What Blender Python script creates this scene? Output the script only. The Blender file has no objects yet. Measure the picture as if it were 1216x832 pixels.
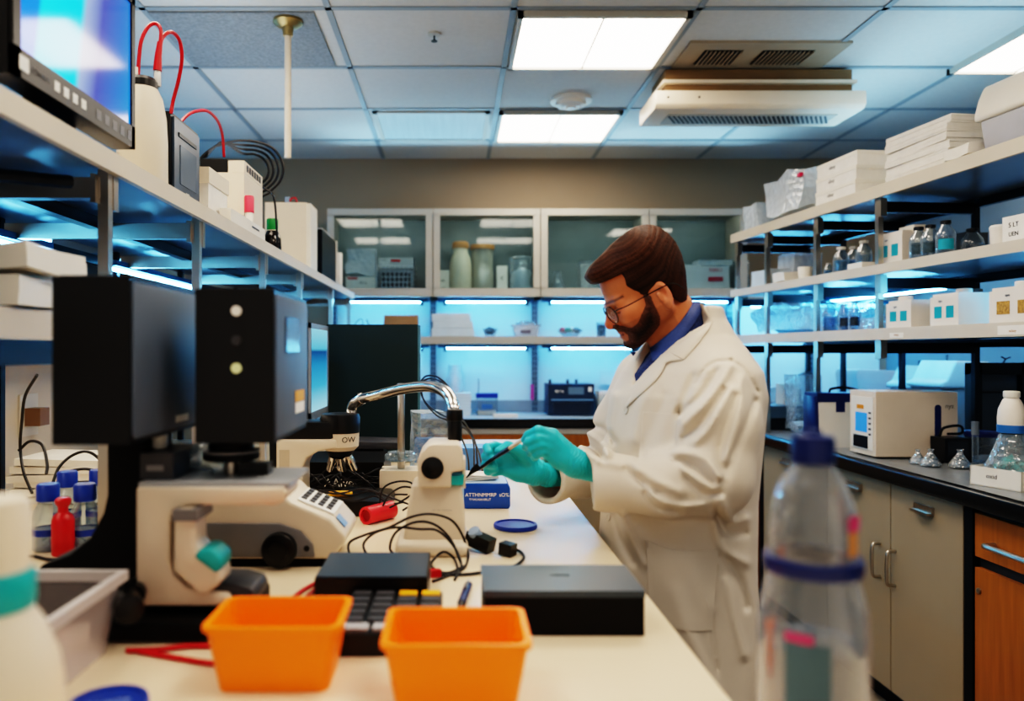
import bpy, bmesh, math, random
import numpy as np
from mathutils import Vector, Matrix, Euler
from mathutils.bvhtree import BVHTree
random.seed(7); np.random.seed(7)
PI = math.pi
scene = bpy.context.scene
COL = scene.collection
CAMZ = 1.38; FPX = 900.0; VX, VY = 540.0, 418.0
ZB = 1.0      # bench top
ZC = 0.95     # counter tops

def W(px, py, D):
    return Vector(((px-VX)*D/FPX, D, CAMZ-(py-VY)*D/FPX))
def Dz(py, z):          # depth at which height z is seen at row py
    return (CAMZ-z)*FPX/(py-VY)
def onz(px, py, z):     # point of the horizontal plane z seen at a pixel
    return W(px, py, Dz(py, z))

# ------------------------------------------------------------------ materials
def lin(c):
    if isinstance(c, str):
        c = c.lstrip('#'); c = [int(c[i:i+2], 16)/255 for i in (0, 2, 4)]
    return tuple((x/12.92 if x <= .04045 else ((x+.055)/1.055)**2.4) for x in c) + (1,)
MATS = {}
def mat(name, col='#cccccc', rough=.5, metal=0, spec=.5, var=.06, vscale=8, bump=0, bscale=200, stretch=None,
        trans=0, ior=1.45, emit=None, estr=0, alpha=1, coat=0, sheen=0, attr=None, sss=0):
    if name in MATS: return MATS[name]
    m = bpy.data.materials.new(name); m.use_nodes = True
    nt = m.node_tree; b = nt.nodes['Principled BSDF']; L = nt.links.new
    c = lin(col)
    tc = nt.nodes.new('ShaderNodeTexCoord')
    src = tc.outputs['Object']
    if stretch:
        mp = nt.nodes.new('ShaderNodeMapping'); mp.inputs['Scale'].default_value = stretch
        L(src, mp.inputs['Vector']); src = mp.outputs['Vector']
    if var > 0 or attr:
        n = nt.nodes.new('ShaderNodeTexNoise'); n.inputs['Scale'].default_value = vscale; n.inputs['Detail'].default_value = 5
        L(src, n.inputs['Vector'])
        mx = nt.nodes.new('ShaderNodeMix'); mx.data_type = 'RGBA'; mx.blend_type = 'MULTIPLY'
        mx.inputs['Factor'].default_value = 1
        rp = nt.nodes.new('ShaderNodeValToRGB')
        rp.color_ramp.elements[0].position = .3; rp.color_ramp.elements[1].position = .7
        lo = max(0, 1-var*2.0); rp.color_ramp.elements[0].color = (lo, lo, lo, 1)
        L(n.outputs['Fac'], rp.inputs['Fac']); L(rp.outputs['Color'], mx.inputs[7])
        if attr:
            at = nt.nodes.new('ShaderNodeAttribute'); at.attribute_name = attr
            L(at.outputs['Color'], mx.inputs[6])
        else:
            mx.inputs[6].default_value = c
        L(mx.outputs[2], b.inputs['Base Color'])
    else:
        b.inputs['Base Color'].default_value = c
    if bump > 0:
        n2 = nt.nodes.new('ShaderNodeTexNoise'); n2.inputs['Scale'].default_value = bscale; n2.inputs['Detail'].default_value = 3
        L(src, n2.inputs['Vector'])
        bp = nt.nodes.new('ShaderNodeBump'); bp.inputs['Strength'].default_value = bump; bp.inputs['Distance'].default_value = .002
        L(n2.outputs['Fac'], bp.inputs['Height']); L(bp.outputs['Normal'], b.inputs['Normal'])
    b.inputs['Roughness'].default_value = rough; b.inputs['Metallic'].default_value = metal
    b.inputs['Specular IOR Level'].default_value = spec; b.inputs['IOR'].default_value = ior
    b.inputs['Transmission Weight'].default_value = trans; b.inputs['Alpha'].default_value = alpha
    b.inputs['Coat Weight'].default_value = coat; b.inputs['Coat Roughness'].default_value = .08
    b.inputs['Sheen Weight'].default_value = sheen
    if sss:
        b.inputs['Subsurface Weight'].default_value = sss; b.inputs['Subsurface Scale'].default_value = .004
        b.inputs['Subsurface Radius'].default_value = (1, .35, .2)
    if emit:
        b.inputs['Emission Color'].default_value = lin(emit); b.inputs['Emission Strength'].default_value = estr
    MATS[name] = m
    return m
def emis(name, col, strength):
    if name in MATS: return MATS[name]
    m = bpy.data.materials.new(name); m.use_nodes = True; nt = m.node_tree
    nt.nodes.remove(nt.nodes['Principled BSDF'])
    e = nt.nodes.new('ShaderNodeEmission'); e.inputs['Color'].default_value = lin(col); e.inputs['Strength'].default_value = strength
    nt.links.new(e.outputs[0], nt.nodes['Material Output'].inputs['Surface'])
    MATS[name] = m
    return m
def thin(name, tint='#eaf6fa', edge='#c8dde4', rough=.06, lo=.06, hi=.75, refl=.6, bump=0, bscale=60, power=.45, glow=0):
    """clear thin plastic or glass: see-through face-on, milky and mirror-like at grazing angles"""
    if name in MATS: return MATS[name]
    m = bpy.data.materials.new(name); m.use_nodes = True; nt = m.node_tree; L = nt.links.new
    nt.nodes.remove(nt.nodes['Principled BSDF'])
    tr = nt.nodes.new('ShaderNodeBsdfTransparent'); tr.inputs[0].default_value = lin(tint)
    df = nt.nodes.new('ShaderNodeBsdfDiffuse'); df.inputs[0].default_value = lin(edge)
    gl = nt.nodes.new('ShaderNodeBsdfGlossy'); gl.inputs['Roughness'].default_value = rough
    lw = nt.nodes.new('ShaderNodeLayerWeight'); lw.inputs['Blend'].default_value = power
    mr = nt.nodes.new('ShaderNodeMapRange'); mr.inputs[3].default_value = lo; mr.inputs[4].default_value = hi
    L(lw.outputs['Facing'], mr.inputs[0])
    m1 = nt.nodes.new('ShaderNodeMixShader'); m1.inputs[0].default_value = refl
    L(df.outputs[0], m1.inputs[1]); L(gl.outputs[0], m1.inputs[2])
    m2 = nt.nodes.new('ShaderNodeMixShader')
    L(mr.outputs[0], m2.inputs[0]); L(tr.outputs[0], m2.inputs[1]); L(m1.outputs[0], m2.inputs[2])
    if bump:
        tc = nt.nodes.new('ShaderNodeTexCoord')
        n2 = nt.nodes.new('ShaderNodeTexVoronoi'); n2.inputs['Scale'].default_value = bscale
        L(tc.outputs['Object'], n2.inputs['Vector'])
        bp = nt.nodes.new('ShaderNodeBump'); bp.inputs['Strength'].default_value = bump; bp.inputs['Distance'].default_value = .006
        L(n2.outputs[0], bp.inputs['Height'])
        for nd in (df, gl): L(bp.outputs['Normal'], nd.inputs['Normal'])
        L(bp.outputs['Normal'], lw.inputs['Normal'])
    L(m2.outputs[0], nt.nodes['Material Output'].inputs['Surface'])
    MATS[name] = m
    return m

# ------------------------------------------------------------------ mesh builder
def catmull(pts, n=8, closed=False):
    P = [Vector(p) for p in pts]; out = []
    N = len(P)
    if N < 3: return P
    rng = N if closed else N-1
    for i in range(rng):
        p0 = P[(i-1) % N] if (closed or i > 0) else P[0]*2-P[1]
        p1 = P[i]; p2 = P[(i+1) % N]
        p3 = P[(i+2) % N] if (closed or i+2 < N) else P[-1]*2-P[-2]
        for k in range(n):
            t = k/n
            out.append(.5*((2*p1)+(p2-p0)*t+(2*p0-5*p1+4*p2-p3)*t*t+(3*p1-p0-3*p2+p3)*t**3))
    if not closed: out.append(P[-1])
    return out
class MB:
    def __init__(s): s.bm = bmesh.new()
    def _xf(s, vs, loc=(0, 0, 0), rot=None):
        M = Matrix.Translation(Vector(loc))
        if rot is not None: M = M @ Euler(rot).to_matrix().to_4x4()
        bmesh.ops.transform(s.bm, matrix=M, verts=vs)
    def _bev(s, geom_verts, b, seg=3, ang=30):
        if b <= 0: return
        es = set()
        for v in geom_verts:
            for e in v.link_edges:
                if len(e.link_faces) == 2 and e.calc_face_angle(0) > math.radians(ang): es.add(e)
        bmesh.ops.bevel(s.bm, geom=list(es), offset=b, segments=seg, profile=.5, affect='EDGES', clamp_overlap=True)
    def box(s, x0, x1, y0, y1, z0, z1, bev=0, seg=2, rot=None, loc=None):
        tmp = MB() if (bev or rot or loc) else s
        vs = [tmp.bm.verts.new(p) for p in ((x0, y0, z0), (x1, y0, z0), (x1, y1, z0), (x0, y1, z0), (x0, y0, z1), (x1, y0, z1), (x1, y1, z1), (x0, y1, z1))]
        for f in ((0, 3, 2, 1), (4, 5, 6, 7), (0, 1, 5, 4), (1, 2, 6, 5), (2, 3, 7, 6), (3, 0, 4, 7)): tmp.bm.faces.new([vs[i] for i in f])
        if tmp is not s:
            tmp._bev(vs, bev, seg)
            if rot or loc: tmp._xf(tmp.bm.verts[:], loc or (0, 0, 0), rot)
            s.add(tmp)
        return s
    def add(s, o, loc=(0, 0, 0), rot=None):
        o._xf(o.bm.verts[:], loc, rot)
        me = bpy.data.meshes.new('t'); o.bm.to_mesh(me); o.bm.free(); s.bm.from_mesh(me); bpy.data.meshes.remove(me)
        return s
    def lathe(s, prof, c=(0, 0, 0), seg=28, rot=None, sx=1, sy=1):
        t = MB(); rings = []
        for r, z in prof:
            if r < 1e-6: rings.append([t.bm.verts.new((0, 0, z))])
            else: rings.append([t.bm.verts.new((r*sx*math.cos(2*PI*i/seg), r*sy*math.sin(2*PI*i/seg), z)) for i in range(seg)])
        for a, b in zip(rings, rings[1:]):
            for i in range(seg):
                j = (i+1) % seg
                if len(a) == 1 and len(b) == 1: continue
                if len(a) == 1: t.bm.faces.new((a[0], b[j], b[i]))
                elif len(b) == 1: t.bm.faces.new((a[i], a[j], b[0]))
                else: t.bm.faces.new((a[i], a[j], b[j], b[i]))
        return s.add(t, c, rot)
    def cyl(s, c, r, h, seg=24, rot=None, r2=None, bev=0):
        r2 = r if r2 is None else r2
        if bev: prof = [(0, 0), (r-bev, 0), (r-bev*.3, bev*.3), (r, bev), (r2, h-bev), (r2-bev*.3, h-bev*.3), (r2-bev, h), (0, h)]
        else: prof = [(0, 0), (r, 0), (r2, h), (0, h)]
        return s.lathe(prof, c, seg, rot)
    def tube(s, pts, r, seg=8, sm=6, closed=False):
        P = catmull(pts, sm, closed) if sm else [Vector(p) for p in pts]
        n = len(P); rings = []
        R = r if callable(r) else (lambda t: r)
        up = Vector((0, 0, 1)); prev = None
        for i, p in enumerate(P):
            if closed: d = P[(i+1) % n]-P[(i-1) % n]
            else: d = P[min(i+1, n-1)]-P[max(i-1, 0)]
            d.normalize()
            if prev is None:
                a = d.cross(up)
                if a.length < .1: a = d.cross(Vector((1, 0, 0)))
            else:
                a = prev-d*prev.dot(d)
            a.normalize(); prev = a; b = d.cross(a)
            rr = R(i/max(1, n-1))
            rings.append([s.bm.verts.new(p+(a*math.cos(2*PI*k/seg)+b*math.sin(2*PI*k/seg))*rr) for k in range(seg)])
        m = n if closed else n-1
        for i in range(m):
            A, B = rings[i], rings[(i+1) % n]
            for k in range(seg): s.bm.faces.new((A[k], A[(k+1) % seg], B[(k+1) % seg], B[k]))
        if not closed:
            s.bm.faces.new(rings[0][::-1]); s.bm.faces.new(rings[-1])
        return s
    def prism(s, poly, y0, y1, bev=0, seg=2, axis='y'):
        """polygon (a,b) extruded; axis y: (x,z); axis x: (y,z); axis z: (x,y)"""
        t = MB()
        def P(a, b, h): return {'y': (a, h, b), 'x': (h, a, b), 'z': (a, b, h)}[axis]
        A = [t.bm.verts.new(P(a, b, y0)) for a, b in poly]; B = [t.bm.verts.new(P(a, b, y1)) for a, b in poly]
        t.bm.faces.new(A); t.bm.faces.new(B[::-1]); n = len(A)
        for i in range(n): t.bm.faces.new((A[i], B[i], B[(i+1) % n], A[(i+1) % n]))
        bmesh.ops.recalc_face_normals(t.bm, faces=t.bm.faces[:])
        t._bev(t.bm.verts[:], bev, seg)
        return s.add(t)
    def sph(s, c, r, sx=1, sy=1, sz=1, u=20, v=12, rot=None):
        t = MB(); bmesh.ops.create_uvsphere(t.bm, u_segments=u, v_segments=v, radius=r)
        bmesh.ops.scale(t.bm, vec=(sx, sy, sz), verts=t.bm.verts[:])
        return s.add(t, c, rot)
    def torus(s, c, R, r, seg=32, rot=None, sx=1, sy=1, ms=8):
        t = MB(); pts = [(R*sx*math.cos(2*PI*i/seg), R*sy*math.sin(2*PI*i/seg), 0) for i in range(seg)]
        t.tube(pts, r, ms, 0, True)
        return s.add(t, c, rot)
    def sheet(s, grid):
        V = [[s.bm.verts.new(p) for p in row] for row in grid]
        for i in range(len(V)-1):
            for j in range(len(V[0])-1): s.bm.faces.new((V[i][j], V[i][j+1], V[i+1][j+1], V[i+1][j]))
        return s
    def jitter(s, a, scale=30, seed=0):
        from mathutils import noise
        o = Vector((seed*3.1, seed*1.7, seed*.9))
        for v in s.bm.verts: v.co += noise.noise_vector(v.co*scale+o)*a
        return s
    def subdiv(s, cuts=2):
        bmesh.ops.subdivide_edges(s.bm, edges=s.bm.edges[:], cuts=cuts, use_grid_fill=True); return s
def link(name, me, m=None, parent=None, angle=35):
    o = bpy.data.objects.new(name, me); COL.objects.link(o)
    if m: me.materials.append(m)
    if parent is not None: o.parent = parent
    if len(me.polygons):
        me.polygons.foreach_set('use_smooth', [True]*len(me.polygons))
        if angle: me.set_sharp_from_angle(angle=math.radians(angle))
    return o
def part(name, mb, m, parent=None, angle=35, label=None):
    me = bpy.data.meshes.new(name)
    bmesh.ops.recalc_face_normals(mb.bm, faces=mb.bm.faces[:])
    mb.bm.to_mesh(me); mb.bm.free()
    o = link(name, me, m, parent, angle)
    if label: o['label'] = label
    return o
def tag(o, label, cat, group=None):
    o['label'] = label; o['category'] = cat
    if group: o['group'] = group
    return o
def thing(name, label, cat, loc=(0, 0, 0), rz=0, group=None):
    o = bpy.data.objects.new(name, None); COL.objects.link(o); o.empty_display_size = .05
    o.location = loc; o.rotation_euler = (0, 0, rz)
    return tag(o, label, cat, group)
def single(name, mb, m, label, cat, loc=(0, 0, 0), rz=0, group=None, angle=35):
    o = part(name, mb, m, None, angle); o.location = loc; o.rotation_euler = (0, 0, rz)
    return tag(o, label, cat, group)
def struct(name, mb, m, angle=35):
    o = part(name, mb, m, None, angle); o['kind'] = 'structure'; return o
def dup(root, loc, rz=None, label=None, group=None, scale=None):
    r = root.copy(); COL.objects.link(r); r.location = loc
    if rz is not None: r.rotation_euler = (0, 0, rz)
    if scale: r.scale = scale if hasattr(scale, '__len__') else (scale,)*3
    if label: r['label'] = label
    if group: r['group'] = group
    for ch in list(root.children):
        c = ch.copy(); COL.objects.link(c); c.parent = r
        for g in list(ch.children):
            d = g.copy(); COL.objects.link(d); d.parent = c
    return r
def text_mb(s, size, depth=.0004, align='CENTER'):
    """flat lettering in the local xz plane, facing -y"""
    cu = bpy.data.curves.new('t', 'FONT'); cu.body = s; cu.size = size; cu.extrude = depth; cu.align_x = align; cu.align_y = 'CENTER'
    ob = bpy.data.objects.new('t', cu); COL.objects.link(ob)
    dg = bpy.context.evaluated_depsgraph_get(); dg.update()
    me = bpy.data.meshes.new_from_object(ob.evaluated_get(dg))
    b = MB(); b.bm.from_mesh(me); bpy.data.meshes.remove(me); bpy.data.objects.remove(ob); bpy.data.curves.remove(cu)
    b._xf(b.bm.verts[:], (0, 0, 0), (PI/2, 0, 0))
    return b
def text(s, size, m, parent, loc, rot=None, name='lettering', depth=.0004):
    b = text_mb(s, size, depth); b._xf(b.bm.verts[:], loc, rot)
    return part(name, b, m, parent)

# ------------------------------------------------------------------ implicit surfaces
class SDF:
    def __init__(s, xs, ys, zs):
        s.x, s.y, s.z = (np.asarray(a, dtype=np.float32) for a in (xs, ys, zs))
        s.F = np.full((len(xs), len(ys), len(zs)), .2, np.float32)
    def box(s, lo, hi):
        sl = []
        for a, l, h in zip((s.x, s.y, s.z), lo, hi):
            i, j = np.searchsorted(a, l), np.searchsorted(a, h)
            sl.append(slice(int(max(i-1, 0)), int(min(j+1, len(a)))))
        return tuple(sl)
    def pts(s, sl): return s.x[sl[0]][:, None, None], s.y[sl[1]][None, :, None], s.z[sl[2]][None, None, :]
    def comb(s, sl, d, k, op='u'):
        F = s.F[sl]
        if op == 'u':
            if k > 0: h = np.maximum(k-np.abs(F-d), 0)/k; s.F[sl] = np.minimum(F, d)-h*h*k*.25
            else: s.F[sl] = np.minimum(F, d)
        else:
            if k > 0: h = np.maximum(k-np.abs(F+d), 0)/k; s.F[sl] = np.maximum(F, -d)+h*h*k*.25
            else: s.F[sl] = np.maximum(F, -d)
    def cap(s, a, b, ra, rb=None, k=.01, op='u'):
        rb = ra if rb is None else rb
        a, b = np.array(a, float), np.array(b, float); R = max(ra, rb)+k+.02
        sl = s.box(np.minimum(a, b)-R, np.maximum(a, b)+R); X, Y, Z = s.pts(sl)
        ab = b-a; L2 = max(float(ab@ab), 1e-12)
        t = np.clip(((X-a[0])*ab[0]+(Y-a[1])*ab[1]+(Z-a[2])*ab[2])/L2, 0, 1)
        d = np.sqrt((X-a[0]-t*ab[0])**2+(Y-a[1]-t*ab[1])**2+(Z-a[2]-t*ab[2])**2)-(ra+(rb-ra)*t)
        s.comb(sl, d, k, op); return s
    def chain(s, pts, rs, k=.004, op='u'):
        for i in range(len(pts)-1): s.cap(pts[i], pts[i+1], rs[i], rs[i+1], k, op)
        return s
    def ell(s, c, r, M=None, k=.01, op='u'):
        """ellipsoid with axes the rows of M"""
        c = np.array(c, float); r = np.array(r, float); R = r.max()+k+.02
        sl = s.box(c-R, c+R); X, Y, Z = s.pts(sl)
        X, Y, Z = X-c[0], Y-c[1], Z-c[2]
        M = np.eye(3) if M is None else np.array(M)
        q = [(X*M[i][0]+Y*M[i][1]+Z*M[i][2]) for i in range(3)]
        k0 = np.sqrt((q[0]/r[0])**2+(q[1]/r[1])**2+(q[2]/r[2])**2)+1e-9
        k1 = np.sqrt((q[0]/r[0]**2)**2+(q[1]/r[1]**2)**2+(q[2]/r[2]**2)**2)+1e-9
        s.comb(sl, k0*(k0-1)/k1, k, op); return s
    def mesh(s, smooth=1):
        F = s.F; S = F < 0
        nx, ny, nz = F.shape
        cnt = np.zeros((nx-1, ny-1, nz-1), np.int8)
        for i in (0, 1):
            for j in (0, 1):
                for k in (0, 1): cnt += S[i:nx-1+i, j:ny-1+j, k:nz-1+k]
        act = np.argwhere((cnt > 0) & (cnt < 8))
        I, J, K = act.T
        idx = np.full(cnt.shape, -1, np.int32); idx[I, J, K] = np.arange(len(act))
        acc = np.zeros((len(act), 3)); n = np.zeros(len(act))
        cs = [(i, j, k) for i in (0, 1) for j in (0, 1) for k in (0, 1)]
        for a in cs:
            for ax in range(3):
                if a[ax]: continue
                b = list(a); b[ax] = 1
                fa = F[I+a[0], J+a[1], K+a[2]]; fb = F[I+b[0], J+b[1], K+b[2]]
                m = (fa < 0) != (fb < 0)
                t = np.where(m, fa/np.where(m, fa-fb, 1), 0)
                p = np.array(a, float)[None, :].repeat(len(act), 0); p[:, ax] = t
                acc[m] += p[m]; n[m] += 1
        P = act+acc/n[:, None]
        V = np.stack([np.interp(P[:, i], np.arange(len(g)), g) for i, g in enumerate((s.x, s.y, s.z))], 1)
        Q = []
        for ax in range(3):
            o = [(1, 2), (2, 0), (0, 1)][ax]
            sa = [slice(None)]*3; sb = [slice(None)]*3; sa[ax] = slice(0, -1); sb[ax] = slice(1, None)
            A, B = S[tuple(sa)], S[tuple(sb)]
            for flip in (0, 1):
                e = np.argwhere(A & ~B if not flip else ~A & B)
                e = e[(e[:, o[0]] > 0) & (e[:, o[1]] > 0) & (e[:, o[0]] < F.shape[o[0]]-1) & (e[:, o[1]] < F.shape[o[1]]-1)]
                q = []
                for d0, d1 in ((1, 1), (0, 1), (0, 0), (1, 0)):
                    c = e.copy(); c[:, o[0]] -= d0; c[:, o[1]] -= d1
                    q.append(idx[c[:, 0], c[:, 1], c[:, 2]])
                q = np.stack(q, 1)
                Q.append(q[:, ::-1] if flip else q)
        Q = np.concatenate(Q)
        for _ in range(smooth):
            sm = np.zeros_like(V); c = np.zeros(len(V))
            for a in range(4):
                for b in ((a+1) % 4, (a-1) % 4):
                    np.add.at(sm, Q[:, a], V[Q[:, b]]); np.add.at(c, Q[:, a], 1)
            V = V*.5+.5*sm/np.maximum(c, 1)[:, None]
        return V, Q
def np_mesh(name, V, Q, m=None, parent=None, off=(0, 0, 0), colors=None, angle=0):
    me = bpy.data.meshes.new(name)
    V = V-np.array(off)
    me.vertices.add(len(V)); me.vertices.foreach_set('co', V.astype(np.float32).ravel())
    me.loops.add(len(Q)*4); me.loops.foreach_set('vertex_index', Q.astype(np.int32).ravel())
    me.polygons.add(len(Q)); me.polygons.foreach_set('loop_start', np.arange(len(Q), dtype=np.int32)*4)
    me.update(calc_edges=True); me.validate()
    if colors is not None:
        a = me.color_attributes.new('Col', 'FLOAT_COLOR', 'POINT')
        a.data.foreach_set('color', np.concatenate([colors, np.ones((len(colors), 1))], 1).astype(np.float32).ravel())
    return link(name, me, m, parent, angle)
def poly_sd(px, py, poly):
    """signed distance to a 2d polygon (negative inside)"""
    P = np.array(poly, float); d = np.full(np.broadcast(px, py).shape, 1e9); ins = np.zeros(d.shape, bool)
    for i in range(len(P)):
        a, b = P[i], P[(i+1) % len(P)]; e = b-a
        wx, wy = px-a[0], py-a[1]
        t = np.clip((wx*e[0]+wy*e[1])/(e@e+1e-12), 0, 1)
        d = np.minimum(d, (wx-e[0]*t)**2+(wy-e[1]*t)**2)
        c = ((a[1] > py) != (b[1] > py)) & (px < (b[0]-a[0])*(py-a[1])/((b[1]-a[1]) if abs(b[1]-a[1]) > 1e-12 else 1e-12)+a[0])
        ins ^= c
    d = np.sqrt(d); return np.where(ins, -d, d)
def line_d(px, py, pts):
    d = np.full(np.broadcast(px, py).shape, 1e9)
    for a, b in zip(pts, pts[1:]):
        a, b = np.array(a, float), np.array(b, float); e = b-a; wx, wy = px-a[0], py-a[1]
        t = np.clip((wx*e[0]+wy*e[1])/(e@e+1e-12), 0, 1)
        d = np.minimum(d, (wx-e[0]*t)**2+(wy-e[1]*t)**2)
    return np.sqrt(d)
# ================================================================== camera
cam_d = bpy.data.cameras.new('camera'); cam = bpy.data.objects.new('camera', cam_d); COL.objects.link(cam)
cam.location = (0, 0, CAMZ); cam.rotation_euler = (PI/2, 0, 0)
cam_d.sensor_width = 36; cam_d.lens = FPX/1216*36; cam_d.shift_x = (608-VX)/1216; cam_d.shift_y = (VY-416)/1216
cam_d.clip_start = .05
cam_d.dof.use_dof = True; cam_d.dof.focus_distance = 2.05; cam_d.dof.aperture_fstop = 2.1
scene.camera = cam
scene.cycles.use_denoising = True
scene.cycles.max_bounces = 8; scene.cycles.transparent_max_bounces = 24; scene.cycles.glossy_bounces = 3; scene.cycles.diffuse_bounces = 3
scene.cycles.sample_clamp_indirect = 6; scene.cycles.caustics_reflective = False; scene.cycles.caustics_refractive = False
scene.view_settings.view_transform = 'Filmic'; scene.view_settings.look = 'Very High Contrast'; scene.view_settings.exposure = 0.3
w = bpy.data.worlds.new('world'); scene.world = w; w.use_nodes = True
w.node_tree.nodes['Background'].inputs[0].default_value = (1, .9, .8, 1); w.node_tree.nodes['Background'].inputs[1].default_value = .5

# ================================================================== materials of the room
M_wall = mat('painted wall', '#998874', .7, var=.04, vscale=2, bump=.05)
M_wallR = mat('grey blue wall', '#7d8c96', .7, var=.05, vscale=2)
M_floor = mat('floor', '#8d8273', .45, var=.1, vscale=3)
M_ceil = mat('ceiling tile', '#c8c9c7', .85, var=.03, vscale=40, bump=.25, bscale=260)
M_grid = mat('ceiling grid', '#8f9aa2', .5, var=.03)
M_white = mat('white plastic', '#e8e2d6', .4, var=.03)
M_cream = mat('cream plastic', '#e3d5c0', .42, var=.03)
M_alu = mat('painted grey metal', '#b8b4aa', .4, var=.04)
M_steel = mat('steel', '#b9b0a5', .28, metal=1, var=.05)
M_chrome = mat('chrome', '#d9d2ca', .12, metal=1, var=.02)
M_dark = mat('dark metal', '#23262b', .4, metal=.5, var=.05)
M_black = mat('black plastic', '#0c0c0e', .35, var=.05)
M_blackm = mat('matte black', '#08080a', .6, spec=.3, var=.05)
M_shelf = mat('beige shelf laminate', '#cfc4b2', .45, var=.04, vscale=5)
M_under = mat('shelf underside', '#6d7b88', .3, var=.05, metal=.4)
M_led = emis('led tube light', '#62c2ff', 100)
M_lamp = emis('ceiling panel light', '#ffeeda', 10)
M_glass = thin('cabinet glass', '#eaf4f6', '#b8c8cc', .03, .025, .4, .9)
M_wood = mat('orange wood', '#ac682a', .4, var=.14, vscale=6, stretch=(8, 8, .6))
M_dwood = mat('brown wood', '#6a3818', .45, var=.14, vscale=6, stretch=(8, 8, .6))
M_door = mat('cream laminate door', '#9c8c74', .45, var=.03, vscale=4)
M_counter = mat('dark counter', '#84898d', .3, var=.1, vscale=20)
M_edge = mat('black counter edge', '#15171a', .25, var=.05)
M_bench = mat('cream worktop', '#ecd8ba', .3, var=.03, vscale=3)
M_teal = mat('teal plastic', '#17a5a8', .4, var=.05)
M_navy = mat('navy plastic', '#16265e', .35, var=.05)
M_red = mat('red rubber', '#c41822', .35, var=.05)
M_paper = mat('paper', '#ece7de', .8, var=.04, vscale=30)

# ================================================================== room shell
RX0, RX1, RY0, RY1, RZ = -2.45, 3.12, -1.6, 5.48, 2.78
struct('floor', MB().box(RX0-.1, RX1+.1, RY0, RY1+.1, -.06, 0), M_floor)
struct('ceiling', MB().box(RX0-.1, RX1+.1, RY0, RY1+.1, RZ, RZ+.06), M_ceil)
struct('wall_back', MB().box(RX0-.1, RX1+.1, RY1, RY1+.1, 0, RZ), M_wall)
struct('wall_left', MB().box(RX0-.1, RX0, RY0, RY1, 0, RZ), M_wallR)
struct('wall_right', MB().box(RX1, RX1+.1, RY0, RY1, 0, RZ), M_wallR)
GX = [.24+.755*k for k in range(-3, 4)]; GY = [3.08+.64*k for k in range(-7, 4)]
b = MB()
for x in GX: b.box(x-.013, x+.013, RY0, RY1, RZ-.006, RZ)
for y in GY: b.box(RX0, RX1, y-.013, y+.013, RZ-.006, RZ)
struct('trim_1', b, M_grid)

def ceiling_light(x0, x1, y0, y1, label, bars=2):
    t = thing('ceiling_light', label, 'ceiling light', ((x0+x1)/2, (y0+y1)/2, RZ-.02), group='square ceiling light panels')
    hx, hy = (x1-x0)/2, (y1-y0)/2
    f = MB(); fr = .022
    f.box(-hx, hx, -hy, -hy+fr, -.008, .02).box(-hx, hx, hy-fr, hy, -.008, .02).box(-hx, -hx+fr, -hy, hy, -.008, .02).box(hx-fr, hx, -hy, hy, -.008, .02)
    part('frame', f, M_alu, t)
    part('diffuser', MB().box(-hx+fr, hx-fr, -hy+fr, hy-fr, .004, .01), M_lamp, t)
    d = MB()
    for k in range(1, bars): d.box(-hx+2*hx*k/bars-.004, -hx+2*hx*k/bars+.004, -hy+fr, hy-fr, -.002, .004)
    if bars > 1: part('divider', d, M_alu, t)
ceiling_light(.26, .975, 3.1, 3.7, 'bright square ceiling light panel nearest the camera, above the glass cabinets')
ceiling_light(.26, .975, 4.38, 4.98, 'bright ceiling light panel close to the far wall, behind the smoke detector')
ceiling_light(2.44, 3.08, 3.12, 3.76, 'bright ceiling light panel above the white lidded bin on the top shelf')
for x, y in ((0, -2), (0, -4), (-2, -2), (-2, -4), (2, -3)):  # unseen panels added to light the foreground
    i, j = GX[3+x], GY[7+y]
    ceiling_light(i+.02, i+.735, j+.02, j+.62, 'added unseen ceiling light panel brightening the near end of the cream bench', 2)

# ceiling fittings
M_lens = mat('frosted light lens', '#b9c7cf', .35, var=.08, vscale=6, stretch=(6, .3, 1))
t = thing('unlit_ceiling_panel', 'unlit frosted ceiling panel with a pale frame, beside the far light panel', 'ceiling panel', (-.137, 4.68, RZ-.012))
f = MB(); f.box(-.34, .34, -.29, -.265, -.004, .012).box(-.34, .34, .265, .29, -.004, .012).box(-.34, -.315, -.29, .29, -.004, .012).box(.315, .34, -.29, .29, -.004, .012)
part('frame', f, M_alu, t); part('lens', MB().box(-.315, .315, -.265, .265, .002, .008), M_lens, t)
single('textured_ceiling_tile', MB().box(-.36, .32, -.29, .29, -.004, .004), mat('pitted tile', '#8f979d', .8, var=.16, vscale=70, bump=1, bscale=90),
       'grey pitted ceiling tile that the hanging rod drops from', 'ceiling tile', (-.9, 3.4, RZ-.006))
t = thing('hanging_rod', 'pale metal rod hanging from a round ceiling flange', 'ceiling rod', (-.70, 3.18, RZ))
part('flange', MB().lathe([(0, 0), (.06, 0), (.062, -.02), (.045, -.034), (.024, -.04), (.02, -.075), (.0, -.075)]), mat('brass flange', '#a8946a', .3, metal=.8), t)
part('rod', MB().cyl((0, 0, -.585), .014, .52, 16, bev=.003), M_cream, t)
t = thing('sprinkler_head', 'small ceiling sprinkler with a dark deflector in a plain tile', 'sprinkler', (-.09, 3.33, RZ))
part('escutcheon', MB().lathe([(0, 0), (.03, 0), (.028, -.008), (.01, -.01), (0, -.01)]), M_alu, t)
part('deflector', MB().cyl((0, 0, -.034), .004, .026, 8).cyl((0, 0, -.036), .014, .003, 12), M_dark, t)
t = thing('smoke_detector', 'round white smoke detector on the ceiling between the two light panels', 'smoke detector', (.644, 4.2, RZ))
part('base', MB().lathe([(0, 0), (.115, 0), (.115, -.014), (.1, -.02), (0, -.02)]), M_white, t)
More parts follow.
